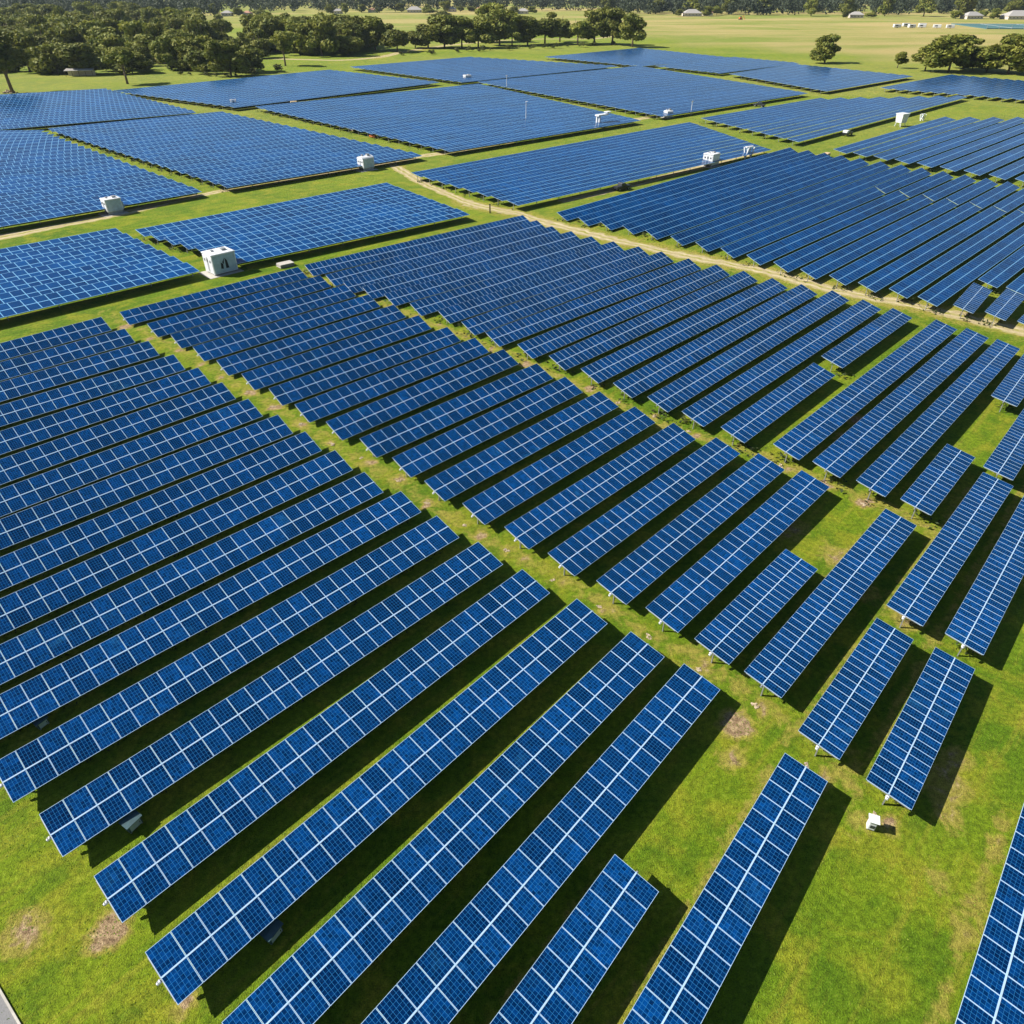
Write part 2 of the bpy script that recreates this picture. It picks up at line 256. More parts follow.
 'F5': [(-198.32,302.01,-136.5,347.15,2,0,1.75,4.5,3.13), (-201.9,307.74,-140.96,351.85,2,0,1.75,4.5,3.13), (-205.47,313.46,-145.42,356.55,2,0,1.75,4.5,3.13), (-209.04,319.19,-149.88,361.25,2,0,1.75,4.5,3.13), (-212.62,324.92,-154.34,365.94,2,0,1.75,4.5,3.13), (-216.19,330.65,-158.8,370.64,2,0,1.75,4.5,3.13), (-219.77,336.38,-163.26,375.34,2,0,1.75,4.5,3.13), (-223.35,342.11,-167.72,380.04,2,0,1.75,4.5,3.13), (-226.93,347.85,-172.18,384.74,2,0,1.75,4.5,3.13), (-230.51,353.59,-176.64,389.43,2,0,1.75,4.5,3.13), (-234.09,359.32,-181.1,394.13,2,0,1.75,4.5,3.13), (-237.67,365.06,-185.56,398.83,2,0,1.75,4.5,3.13), (-241.25,370.81,-190.02,403.53,2,0,1.75,4.5,3.13), (-244.83,376.55,-194.48,408.23,2,0,1.75,4.5,3.13), (-248.42,382.3,-198.94,412.93,2,0,1.75,4.5,3.13), (-252,388.05,-203.4,417.62,2,0,1.75,4.5,3.13), (-255.59,393.8,-207.86,422.32,2,0,1.75,4.5,3.13)],
 'F6': [(-125.37,361.59,-42.19,458.31,2,0,1.75,4.5,3.12), (-130.67,365.37,-47.12,462.66,2,0,1.75,4.5,3.12), (-135.97,369.16,-52.06,467.01,2,0,1.75,4.5,3.12), (-141.28,372.94,-57,471.37,2,0,1.75,4.5,3.12), (-146.58,376.72,-61.94,475.72,2,0,1.75,4.5,3.12), (-151.88,380.5,-66.87,480.08,2,0,1.75,4.5,3.12), (-157.18,384.28,-71.81,484.43,2,0,1.75,4.5,3.12), (-162.48,388.06,-76.75,488.78,2,0,1.75,4.5,3.12), (-167.79,391.84,-81.69,493.14,2,0,1.75,4.5,3.12), (-173.09,395.62,-86.62,497.49,2,0,1.75,4.5,3.12), (-178.39,399.4,-91.56,501.85,2,0,1.75,4.5,3.12), (-183.69,403.18,-96.5,506.2,2,0,1.75,4.5,3.12), (-188.99,406.96,-101.44,510.55,2,0,1.75,4.5,3.12), (-194.3,410.74,-106.37,514.91,2,0,1.75,4.5,3.12), (-199.6,414.52,-111.31,519.26,2,0,1.75,4.5,3.12)],
 'F7': [(-22.63,260.89,49.81,326.11,2,0,1.75,4.5,3.14), (-27.08,265.71,46.53,332,2,0,1.75,4.5,3.14), (-31.53,270.53,43.26,337.88,2,0,1.75,4.5,3.14), (-35.98,275.35,39.98,343.76,2,0,1.75,4.5,3.14), (-40.43,280.17,36.71,349.64,2,0,1.75,4.5,3.14), (-44.88,284.99,33.44,355.53,2,0,1.75,4.5,3.14), (-49.33,289.81,30.16,361.41,2,0,1.75,4.5,3.14), (-53.78,294.63,26.89,367.29,2,0,1.75,4.5,3.14), (-58.23,299.45,23.61,373.18,2,0,1.75,4.5,3.14), (-62.68,304.27,20.34,379.06,2,0,1.75,4.5,3.14), (-67.13,309.09,17.06,384.94,2,0,1.75,4.5,3.14), (-71.58,313.91,13.79,390.82,2,0,1.75,4.5,3.14), (-76.03,318.73,10.52,396.71,2,0,1.75,4.5,3.14), (-80.48,323.55,7.24,402.59,2,0,1.75,4.5,3.14), (-84.93,328.37,3.97,408.47,2,0,1.75,4.5,3.14), (-89.38,333.19,0.69,414.35,2,0,1.75,4.5,3.14), (-93.83,338.01,-2.58,420.24,2,0,1.75,4.5,3.14), (-98.28,342.83,-5.85,426.12,2,0,1.75,4.5,3.14), (-102.73,347.65,-9.13,432,2,0,1.75,4.5,3.14), (-107.18,352.47,-12.4,437.88,2,0,1.75,4.5,3.14), (-111.63,357.29,-15.68,443.77,2,0,1.75,4.5,3.14)],
 'F8': [(-29.99,458.77,67.49,549.38,1.3,0,1.75,4.5,3.21), (-34.82,464.05,61.16,553.63,1.3,0,1.75,4.5,3.21), (-39.64,469.32,54.82,557.87,1.3,0,1.75,4.5,3.21), (-44.47,474.6,48.49,562.12,1.3,0,1.75,4.5,3.21), (-49.29,479.88,42.15,566.36,1.3,0,1.75,4.5,3.21), (-54.11,485.16,35.82,570.6,1.3,0,1.75,4.5,3.21), (-58.94,490.44,29.49,574.85,1.3,0,1.75,4.5,3.21), (-63.76,495.72,23.15,579.09,1.3,0,1.75,4.5,3.21), (-68.59,501,16.82,583.34,1.3,0,1.75,4.5,3.21), (-73.41,506.27,10.48,587.58,1.3,0,1.75,4.5,3.21), (-78.24,511.55,4.15,591.82,1.3,0,1.75,4.5,3.21), (-83.06,516.83,-2.19,596.07,1.3,0,1.75,4.5,3.21), (-87.88,522.11,-8.52,600.31,1.3,0,1.75,4.5,3.21), (-92.71,527.39,-14.85,604.56,1.3,0,1.75,4.5,3.21), (-97.53,532.67,-21.19,608.8,1.3,0,1.75,4.5,3.21), (-102.36,537.94,-27.52,613.04,1.3,0,1.75,4.5,3.21)],
 'F9': [(0.02,190.65,85.08,263.82,1.3,0,1.75,6,2.30), (-3.95,195.25,83.14,271.06,1.3,0,1.75,6,2.30), (-7.92,199.86,81.2,278.3,1.3,0,1.75,6,2.30), (-11.88,204.46,79.26,285.55,1.3,0,1.75,6,2.30), (-15.85,209.06,77.32,292.79,1.3,0,1.75,6,2.30), (-19.82,213.66,75.38,300.04,1.3,0,1.75,6,2.30), (-23.79,218.27,73.44,307.28,1.3,0,1.75,6,2.30), (-27.75,222.87,71.5,314.52,1.3,0,1.75,6,2.30)],
 'F10': [(60.22,336.45,145.94,411.6,1.3,0,1.75,4.5,2.91), (56.55,342.02,143.05,417.91,1.3,0,1.75,4.5,2.91), (52.87,347.59,140.15,424.22,1.3,0,1.75,4.5,2.91), (49.2,353.15,137.26,430.53,1.3,0,1.75,4.5,2.91), (45.53,358.72,134.37,436.84,1.3,0,1.75,4.5,2.91), (41.85,364.28,131.47,443.15,1.3,0,1.75,4.5,2.91), (38.18,369.85,128.58,449.46,1.3,0,1.75,4.5,2.91), (34.51,375.42,125.69,455.77,1.3,0,1.75,4.5,2.91), (30.83,380.98,122.8,462.08,1.3,0,1.75,4.5,2.91), (27.16,386.55,119.9,468.39,1.3,0,1.75,4.5,2.91), (23.49,392.12,117.01,474.7,1.3,0,1.75,4.5,2.91), (19.81,397.68,114.12,481.01,1.3,0,1.75,4.5,2.91), (16.14,403.25,111.22,487.32,1.3,0,1.75,4.5,2.91), (12.47,408.81,108.33,493.63,1.3,0,1.75,4.5,2.91), (8.79,414.38,105.44,499.94,1.3,0,1.75,4.5,2.91), (5.12,419.95,102.55,506.25,1.3,0,1.75,4.5,2.91), (1.45,425.51,99.65,512.56,1.3,0,1.75,4.5,2.91), (-2.23,431.08,96.76,518.87,1.3,0,1.75,4.5,2.91), (-5.9,436.65,93.87,525.18,1.3,0,1.75,4.5,2.91), (-9.57,442.21,90.98,531.49,1.3,0,1.75,4.5,2.91), (-13.25,447.78,88.08,537.8,1.3,0,1.75,4.5,2.91), (-16.92,453.35,85.19,544.11,1.3,0,1.75,4.5,2.91)],
 'F11': [(81.61,549.69,158.9,610.21,1.3,0,1.75,4.5,3.10), (77.35,554.54,154.97,616.94,1.3,0,1.75,4.5,3.10), (73.1,559.39,151.05,623.67,1.3,0,1.75,4.5,3.10), (68.84,564.24,147.12,630.4,1.3,0,1.75,4.5,3.10), (64.58,569.09,143.2,637.13,1.3,0,1.75,4.5,3.10), (60.32,573.94,139.27,643.85,1.3,0,1.75,4.5,3.10), (56.06,578.79,135.35,650.58,1.3,0,1.75,4.5,3.10), (51.8,583.64,131.42,657.31,1.3,0,1.75,4.5,3.10), (47.54,588.49,127.5,664.04,1.3,0,1.75,4.5,3.10), (43.28,593.34,123.57,670.77,1.3,0,1.75,4.5,3.10), (39.02,598.19,119.65,677.5,1.3,0,1.75,4.5,3.10), (34.76,603.04,115.72,684.23,1.3,0,1.75,4.5,3.10), (30.5,607.89,111.8,690.95,1.3,0,1.75,4.5,3.10), (26.24,612.74,107.87,697.68,1.3,0,1.75,4.5,3.10)],
 'F12': [(98.57,278.06,218.13,396.33,1.3,0,1.75,6,2.29), (95.64,284.76,208.15,394.97,1.3,0,1.75,6,2.29), (92.72,291.47,198.16,393.62,1.3,0,1.75,6,2.29), (89.8,298.17,188.18,392.26,1.3,0,1.75,6,2.29), (86.88,304.88,178.2,390.9,1.3,0,1.75,6,2.29), (83.96,311.58,168.22,389.55,1.3,0,1.75,6,2.29), (81.03,318.29,158.24,388.19,1.3,0,1.75,6,2.29), (78.11,324.99,148.25,386.83,1.3,0,1.75,6,2.29)],
 'F13': [(142.98,214.48,235.7,305.59,1.3,0,1.75,9,2.34), (138.57,219.92,231.29,311.04,1.3,0,1.75,9,2.34), (134.15,225.36,226.88,316.48,1.3,0,1.75,9,2.34), (129.74,230.8,222.46,321.92,1.3,0,1.75,9,2.34), (125.33,236.25,217.65,326.97,1.3,0,1.75,9,2.34), (120.91,241.69,207.9,327.17,1.3,0,1.75,9,2.34), (116.5,247.13,198.15,327.37,1.3,0,1.75,9,2.34), (112.09,252.57,188.4,327.57,1.3,0,1.75,9,2.34), (107.68,258.02,178.65,327.76,1.3,0,1.75,9,2.34)],
 'F14': [(157.86,420.11,233.52,490.12,1.3,0,1.75,4.5,3.26), (155.25,427.51,229.33,496.88,1.3,0,1.75,4.5,3.26), (152.65,434.91,225.14,503.64,1.3,0,1.75,4.5,3.26), (150.04,442.31,220.96,510.4,1.3,0,1.75,4.5,3.26), (147.43,449.71,216.77,517.16,1.3,0,1.75,4.5,3.26), (144.83,457.11,212.58,523.92,1.3,0,1.75,4.5,3.26), (142.22,464.51,208.4,530.68,1.3,0,1.75,4.5,3.26), (139.61,471.92,204.21,537.44,1.3,0,1.75,4.5,3.26), (137,479.32,200.03,544.2,1.3,0,1.75,4.5,3.26), (134.4,486.72,195.84,550.95,1.3,0,1.75,4.5,3.26), (131.79,494.12,191.65,557.71,1.3,0,1.75,4.5,3.26)],
 'F15': [(242.83,381.7,304.67,439.36,1.3,0,1.75,6,2.34), (238.35,385.84,300.86,444.13,1.3,0,1.75,6,2.34), (233.86,389.98,297.04,448.9,1.3,0,1.75,6,2.34), (229.38,394.12,293.23,453.66,1.3,0,1.75,6,2.34), (224.9,398.27,289.41,458.43,1.3,0,1.75,6,2.34), (220.41,402.41,285.6,463.2,1.3,0,1.75,6,2.34), (215.93,406.55,281.79,467.96,1.3,0,1.75,6,2.34), (211.45,410.69,277.97,472.73,1.3,0,1.75,6,2.34), (206.96,414.83,274.16,477.49,1.3,0,1.75,6,2.34), (202.48,418.97,270.34,482.26,1.3,0,1.75,6,2.34), (197.99,423.12,266.53,487.03,1.3,0,1.75,6,2.34), (193.51,427.26,262.72,491.79,1.3,0,1.75,6,2.34)],
 'F16': [(123.82,506.27,193.22,571.19,1.3,0,1.75,4.5,3.03), (119.79,511.73,189.18,577.05,1.3,0,1.75,4.5,3.03), (115.75,517.2,185.14,582.92,1.3,0,1.75,4.5,3.03), (111.72,522.66,181.11,588.78,1.3,0,1.75,4.5,3.03), (107.68,528.13,177.07,594.64,1.3,0,1.75,4.5,3.03), (103.65,533.6,173.04,600.51,1.3,0,1.75,4.5,3.03), (99.61,539.06,169,606.37,1.3,0,1.75,4.5,3.03), (95.57,544.53,164.97,612.23,1.3,0,1.75,4.5,3.03)],
}

# ---------------------------------------------------------------- ground sheet
def axis(lo, hi, step, far_lo, far_hi, g=1.16):
    a = list(np.arange(lo, hi + 1e-6, step)); s = step; x = hi
    while x < far_hi: s *= g; x += s; a.append(x)
    s = step; x = lo; b = []
    while x > far_lo: s *= g; x -= s; b.append(x)
    return np.array(b[::-1] + a)
def seg_dist(P, pts):
    d = np.full(len(P), 1e9)
    for (ax, ay), (bx, by) in zip(pts[:-1], pts[1:]):
        e = np.array((bx - ax, by - ay)); t = np.clip(((P - (ax, ay)) @ e) / (e @ e), 0, 1)
        d = np.minimum(d, np.hypot(*(P - (np.array((ax, ay)) + t[:, None] * e)).T))
    return d
AISLE1 = [(-73.1, 122.2), (-52.8, 106.1), (-35.1, 89.2), (-20.1, 74.8), (-9.2, 64.3), (-1.2, 56.5), (5.6, 51.2), (12.3, 44.0), (18.9, 38.4), (25.2, 30.9)]
AISLE2 = [(-43.4, 143.8), (-29.5, 131.8), (-14.0, 116.3), (-1.9, 105.3), (11.1, 91.3), (19.5, 81.4), (26.3, 77.2), (31.5, 73.2), (37.9, 67.3), (42.7, 62.5), (45, 58)]
ROAD = [(-12, 197), (2.0, 186.3), (11.4, 175.6), (24.2, 163.6), (37.7, 152.8), (50.0, 143.8), (60.4, 133.4), (70.3, 125.6), (78.1, 119.4), (86.2, 112.4), (108, 95)]
ROADW = [(-135, 145), (-116.0, 166.8), (-107.3, 176.6), (-99.5, 185.4), (-91.7, 197.1), (-79.7, 212.4), (-62.4, 227.2), (-46.0, 243.9), (-30.1, 259.2), (-11.1, 276.3), (18.2, 304.1), (44.8, 331.0), (66.2, 349.4)]
ROADC = [(-40.4, 252), (-26.7, 222.3), (-11.0, 198), (2, 187)]
TRACK4 = [(12.6, 199.1), (33.4, 217.1), (62.7, 246.2), (84.3, 267.7)]
FARM = [(-190, 625), (-156.1, 618.4), (-125.0, 612.3), (-100, 640), (-84, 700), (-50, 770), (7.6, 838.1), (81.0, 850), (120, 930)]
xs = axis(-60, 110, .9, -4200, 4200); ys = axis(6, 165, .9, -300, 6500)
GX, GY = np.meshgrid(xs, ys); P = np.stack([GX.ravel(), GY.ravel()], 1)
rs = np.random.default_rng(3)
wear = np.zeros(len(P))
for pts, wd, s in ((AISLE1, 2.2, .46), (AISLE2, 2.2, .52), (ROAD, 6.5, .66), (ROADW, 3.5, .5), (ROADC, 3, .6), (TRACK4, 3.5, .45), (FARM, 9, .7)):
    wear = np.maximum(wear, s * np.clip(1.25 - seg_dist(P, pts) / wd, 0, 1))
PATCH = [(17.6, 34.7, 1.6, .9), (16.5, 31.5, 1.2, .7), (-24.8, 19.5, 1.4, .95), (-30, 19.5, 1.8, .65), (-18.7, 15.6, .9, .8), (24, 26.5, 1.5, .5), (31.5, 29.5, 2.2, .6), (33.5, 31.6, 1.5, .62), (30.5, 27, 1.6, .5), (27.5, 23, 1.4, .45), (28.5, 20, 2, .42), (20.6, 28.2, 1.3, .55), (31.2, 18.8, 1.6, .7), (33.2, 22.5, 1.6, .72), (29.8, 16.4, 1.2, .6),
         (33, 55, 2.5, .55), (29, 60, 3, .6), (47, 66, 3, .5), (36.4, 46, 2, .6), (33.5, 50, 2, .5), (43, 78, 2.5, .6), (46, 83, 2, .7), (39.6, 73.6, 2, .62), (21.6, 41, 1.8, .5)]
for blk in ('G', 'Fr', 'Es', 'M0', 'M1', 'M2', 'M3', 'P1', 'P2'):                      # dry strip beside the single rows
    for q in ROWS[blk]:
        D = np.array((q[2] - q[0], q[3] - q[1])); D /= np.hypot(*D); o_ = np.array((-D[1], D[0])) * 2.0
        wear = np.maximum(wear, .52 * np.clip(1.4 - seg_dist(P, [tuple(np.array(q[:2]) + o_), tuple(np.array(q[2:4]) + o_)]) / .7, 0, 1))
for q in ROWS['M'] + ROWS['M0'] + ROWS['M1'] + ROWS['M2'] + ROWS['M3'] + ROWS['N']:   # trodden soil at the row ends
    D = np.array((q[2] - q[0], q[3] - q[1])); D /= np.hypot(*D); c_ = np.array(q[:2]) - D * rnd.uniform(.2, 1.0) + np.array((D[1], -D[0])) * rnd.uniform(-.6, 1.6)
    wear = np.maximum(wear, rnd.uniform(.85, 1.25) * np.clip(1.4 - np.hypot(P[:, 0] - c_[0], P[:, 1] - c_[1]) / rnd.uniform(.5, 1.3), 0, 1))
for x, y, r, s in PATCH:
    wear = np.maximum(wear, 1.25 * s * np.clip(1.4 - np.hypot(P[:, 0] - x, P[:, 1] - y) / r, 0, 1))
def smooth(a, lo, hi): return np.clip((a - lo) / (hi - lo), 0, 1)
px, py = P.T
paddock = smooth(px - (-.35 * (py - 640) + 95), 0, 40) * smooth(py - (1010 - 1.45 * px), -10, 40) * 1.0
paddock = np.maximum(paddock, smooth(py, 900, 960) * smooth(px, -260, -230))
paddock = np.maximum(paddock, .8 * smooth(py, 1000, 1100)); paddock = np.maximum(paddock, .34 * smooth(py + .5 * px, 130, 300))
gm = bpy.data.meshes.new('ground'); nx, ny = len(xs), len(ys)
gz = np.zeros(len(P))
idx = np.arange(nx * ny).reshape(ny, nx)
F = np.stack([idx[:-1, :-1], idx[:-1, 1:], idx[1:, 1:], idx[1:, :-1]], -1).reshape(-1, 4)
gm.vertices.add(len(P)); gm.vertices.foreach_set('co', np.column_stack([P, gz]).ravel())
gm.loops.add(F.size); gm.loops.foreach_set('vertex_index', F.ravel().astype(np.int32)); gm.polygons.add(len(F))
gm.polygons.foreach_set('loop_start', np.arange(0, F.size, 4, dtype=np.int32)); gm.polygons.foreach_set('loop_total', np.full(len(F), 4, dtype=np.int32))
gm.update(calc_edges=True)
for nm, a in (('wear', wear), ('paddock', paddock)):
    at = gm.attributes.new(nm, 'FLOAT', 'POINT'); at.data.foreach_set('value', a.astype(np.float32))
gm.materials.append(M['ground'])
tag(bpy.data.objects.new('ground', gm), kind='structure'); COL.objects.link(bpy.data.objects['ground'])

def ribbon(name, pts, wd, z, mat, jag=.35, step=1.5):
    L = [Vector((*p, 0)) for p in pts]; C = []
    for i, (a, b) in enumerate(zip(L[:-1], L[1:])):
        k = max(1, int((b - a).length / step))
        p0 = L[max(0, i - 1)]; p3 = L[min(len(L) - 1, i + 2)]
        for j in range(k):
            t = j / k; C.append(.5 * ((2 * a) + (b - p0) * t + (2 * p0 - 5 * a + 4 * b - p3) * t * t + (3 * a - p0 - 3 * b + p3) * t ** 3))
    C.append(L[-1]); m = MB(); prev = None; r = random.Random(len(pts)); jl = jr = 0; s = 0
    for i, c in enumerate(C):
        d = (C[min(i + 1, len(C) - 1)] - C[max(0, i - 1)]).normalized(); n = Vector((-d.y, d.x, 0))
        jl = .6 * jl + r.uniform(-jag, jag); jr = .6 * jr + r.uniform(-jag, jag)
        cur = (c + n * (wd / 2 + jl) + Vector((0, 0, z)), c - n * (wd / 2 + jr) + Vector((0, 0, z)), s)
        if prev: m.quad(prev[0], prev[1], cur[1], cur[0], 0, [(0, prev[2]), (1, prev[2]), (1, cur[2]), (0, cur[2])])
        prev = cur; s += step
    return tag(m.build(name, mat), kind='structure')
ribbon('dirt_track', ROAD, 4.2, .004, M['dirt'], .6)
ribbon('dirt_track', ROADW, 4.6, .008, M['dirt'], .5)
ribbon('dirt_track', ROADC, 3.6, .012, M['dirt'])
ribbon('dirt_track', TRACK4, 3.8, .016, M['dirt'])
ribbon('farm_road', FARM, 9, .02, M['dirt'], 1, 6)
# sealed road that clips the frame's corner, with its kerb
e0 = Vector((-27.8, 14.8, 0)); ed = Vector((-2.1, 1.7, 0)).normalized(); en = Vector((ed.y, -ed.x, 0)) * -1
rm = MB(); a, b = e0 - ed * 60, e0 + ed * 120
rm.quad(a + Vector((0, 0, .02)) + en * 6.5, a + Vector((0, 0, .02)), b + Vector((0, 0, .02)), b + Vector((0, 0, .02)) + en * 6.5)
tag(rm.build('road', M['asphalt']), kind='structure')
km = MB(); km.box((a + b) / 2 - en * .07 + Vector((0, 0, .05)), ((b - a).length, .12, .14), rz=math.atan2(ed.y, ed.x)); tag(km.build('kerb', M['kerb']), kind='structure')

# ---------------------------------------------------------------- solar rows
MH = 1.76
ORD = ['front', 'second', 'third', 'fourth', 'fifth', 'sixth', 'seventh', 'eighth', 'ninth', 'tenth', 'eleventh', 'twelfth', 'thirteenth', 'fourteenth', 'fifteenth', 'sixteenth', 'seventeenth', 'eighteenth', 'nineteenth', 'twentieth', 'twenty-first', 'twenty-second', 'twenty-third', 'twenty-fourth', 'twenty-fifth']
BLOCK = {'L': 'the big block at the left foreground', 'M': 'the middle block between two grass aisles', 'N': 'the block along the near side of the dirt track',
 'Q': 'the block just across the dirt track', 'Qb': 'the strip behind the gap across the dirt track',
 'F1': 'the block left of the largest white container', 'F2': 'the block right of the largest white container', 'F3': 'the left edge block behind the small white cabin',
 'F4': 'the block behind the round-roofed white unit', 'F5': 'the far left block below the wood', 'F6': 'the far block below the big rounded dark tree',
 'F7': 'the block behind the slim lamp pole', 'F8': 'the far block below the row of park trees', 'F9': 'the block behind the dark parked pickup',
 'F10': 'the block behind the small white dome hut', 'F11': 'the farthest block beside the tree clump', 'F12': 'the block behind the white raised tank',
 'F13': 'the right edge block below the white raised tank', 'F14': 'the block below the lone paddock tree', 'F15': 'the right block below the bushy paddock trees', 'F16': 'the narrow far block against the dry paddock'}
SPECIAL = {'G': 'blue solar panel row running alone along the grass at the bottom right corner', 'Fr': 'solar panel row on open grass with wide green strip and small white cabinet beside it',
 'Es': 'short solar panel row at the bottom edge between two longer rows', 'M0': 'short solar panel row beside the small white cabinet on grass', 'M1': 'short solar panel row whose lower end faces the bare soil patch',
 'M2': 'long solar panel row with a green clearing at its upper left end', 'M3': 'short solar panel row with a green clearing beyond its upper end',
 'P1': 'solar panel row joined end to end with a second row near the right edge', 'P1b': 'solar panel row continuing beyond the upper end of another, cut by the right edge',
 'P2': 'long solar panel row cut by the right edge above the shortest cluster of rows', 'R1': 'solar panel row at the right edge above a yellow grass clearing',
 'Ns': 'very short solar panel row below the yellow grass clearing', 'N16a': 'solar panel row ending at a dry weedy gap before its twin', 'N16b': 'solar panel row starting behind a dry weedy gap, ending at the track'}
QS = ['first stub of solar panels beside the dirt track, nearest the long rows', 'second stub of solar panels beside the dirt track', 'last stub of solar panels beside the track, at the right edge']
GROUP = 'rows of blue solar panels'
def module_mesh(pitch):
    wd, ht, th = pitch - .025, MH, .04; fr = .024 if 1.35 < pitch < 1.52 else .012; m = MB(); x, y = wd / 2, ht / 2
    nu = max(3, round(pitch / .26)); nv = 6 if pitch > 1.2 else 8
    xi, yi = x - fr, y - fr; zt = th / 2
    m.quad((-xi, -yi, zt - .004), (xi, -yi, zt - .004), (xi, yi, zt - .004), (-xi, yi, zt - .004), 0, [(0, 0), (nu, 0), (nu, nv), (0, nv)])
    o = [(-x, -y), (x, -y), (x, y), (-x, y)]; i = [(-xi, -yi), (xi, -yi), (xi, yi), (-xi, yi)]
    for k in range(4):
        j = (k + 1) % 4
        m.quad((*o[k], zt), (*o[j], zt), (*i[j], zt), (*i[k], zt), 1)
        m.quad((*i[k], zt), (*i[j], zt), (*i[j], zt - .004), (*i[k], zt - .004), 1)
        m.quad((*o[k], -zt), (*o[j], -zt), (*o[j], zt), (*o[k], zt), 1)
    m.quad((-x, y, -zt), (x, y, -zt), (x, -y, -zt), (-x, -y, -zt), 2)
    ob = m.build('solar_panel', [M['cell'], M['frame'], M['back']]); me = ob.data; bpy.data.objects.remove(ob); return me
MODS = {}
pm = MB(); pm.box((0, 0, .85), (.14, .09, 1.7)); pm.box((0, 0, 1.66), (.3, .22, .1)); POST = pm.build('post', M['steel']); POST_ME = POST.data; bpy.data.objects.remove(POST)
def near_row(x0, y0, x1, y1, pitch, HC, tilt, label, cap):
    L = math.hypot(x1 - x0, y1 - y0); n = max(3, round(L / pitch)); ap = L / n
    if pitch not in MODS: MODS[pitch] = module_mesh(pitch)
    root = empty('solar_panel_row', ((x0 + x1) / 2, (y0 + y1) / 2, 0), math.atan2(y1 - y0, x1 - x0))
    tag(root, label, 'solar panel row', GROUP)
    t = R(tilt + rnd.uniform(-.6, .6)); ct, st = math.cos(t), math.sin(t)
    spots = [(i, s) for i in range(n) for s in (-1, 1)]
    spots.sort(key=lambda q: math.hypot(x0 + (x1 - x0) * (q[0] + .5) / n, y0 + (y1 - y0) * (q[0] + .5) / n))
    hold = None; wf = min(1, .885 + .0051 * max(0, -math.sin(root.rotation_euler.z) * root.location.x + math.cos(root.rotation_euler.z) * root.location.y)); mh = MH * wf
    for q, (i, s) in enumerate(spots[:100]):
        o = bpy.data.objects.new('solar_panel', MODS[pitch]); COL.objects.link(o); o.parent = root
        v = s * (mh / 2 + .03)
        o.location = (-L / 2 + (i + .5) * ap, v * ct, HC + v * st); o.scale = (ap / pitch, wf, 1)
        o.rotation_euler = (t + R(rnd.gauss(0, .15)), R(rnd.gauss(0, .12)), 0)
    if n * 2 > 100:
        ex = MB(); src = MODS[pitch]
        for i, s in spots[100:]:
            v = s * (mh / 2 + .03); c = Vector((-L / 2 + (i + .5) * ap, v * ct, HC + v * st)); Rm = Matrix.Rotation(t, 3, 'X')
            for pl in src.polygons:
                vs = [c + Rm @ (src.vertices[k].co * Vector((ap / pitch, wf, 1))) for k in pl.vertices]; ex.quad(*vs, pl.material_index, [tuple(src.uv_layers[0].data[k].uv) for k in pl.loop_indices])
        tag(ex.build('solar_panel', [M['cell'], M['frame'], M['back']], root), kind='stuff')
    tb = MB(); tb.tube((-L / 2 - .25, 0, HC - .12), (L / 2 + .15, 0, HC - .12), .075, n=8)
    for i in range(n + 1):                              # purlin rails across the tube
        x = -L / 2 + i * ap
        if i % 2 == 0: tb.box((x, 0, HC - .055), (.05, MH * 1.7, .05), rx=t)
    tb.build('torque_tube', M['steel'], root)
    rb = MB(); rb.box((0, 0, HC + .03), (L - .02, .095 if 1.35 < pitch < 1.52 else .085, .02), rx=t); rb.build('clamp_rail', M['frame'], root)
    if cap:
        cb = MB(); cb.tube((-L / 2 - .30, -.02, HC - .22), (-L / 2 - .06, -.02, HC - .14), .09, .14, n=10); cb.build('tube_end_cap', M['white'], root)
    k = max(2, round(L / 6.5))
    for i in range(k + 1):
        o = bpy.data.objects.new('post', POST_ME); COL.objects.link(o); o.parent = root; o.location = (-L / 2 + .6 + (L - 1.2) * i / k, 0, 0); o.scale.z = (HC - .1) / 1.7
    return root
def far_row(x0, y0, x1, y1, pitch, HC, tilt, label, hw=MH + .05):
    L = math.hypot(x1 - x0, y1 - y0); n = max(3, round(L / pitch)); m = MB()
    t = R(tilt + rnd.uniform(-.3, .3)); ct, st = math.cos(t), math.sin(t)
    z = lambda v, d=0: (v * ct - d * st, HC + v * st + d * ct)
    x = L / 2; a, b = z(-hw), z(hw); a2, b2 = z(-hw, -.05), z(hw, -.05)
    # top in two halves, and several panels long each, so uv stays exact
    u0 = 1000 - L / pitch          # panel grid counted from the right-hand end, so rows of a block line up
    m.quad((-x, *a), (x, *a), (x, *b), (-x, *b), 0, [(u0, 0), (1000, 0), (1000, 2), (u0, 2)])
    m.quad((-x, *b2), (x, *b2), (x, *a2), (-x, *a2), 2)
    for p, q, r_, s_ in (((-x, *a2), (x, *a2), (x, *a), (-x, *a)), ((x, *b2), (-x, *b2), (-x, *b), (x, *b)), ((-x, *b2), (-x, *a2), (-x, *a), (-x, *b)), ((x, *a2), (x, *b2), (x, *b), (x, *a))): m.quad(p, q, r_, s_, 1)
    m.box((0, 0, HC - .14), (L, .13, .13), 3)
    k = max(2, round(L / 8))
    for i in range(k + 1): m.box((-x + .5 + (L - 1) * i / k, 0, (HC - .2) / 2), (.14, .1, HC - .2), 3)
    o = m.build('solar_panel_row', [M['cell_far'], M['frame'], M['back'], M['steel']])
    o.location = ((x0 + x1) / 2, (y0 + y1) / 2, 0); o.rotation_euler = (0, 0, math.atan2(y1 - y0, x1 - x0))
    o['line'] = .036 if pitch > 1.5 else .020
    return tag(o, label, 'solar panel row', GROUP)
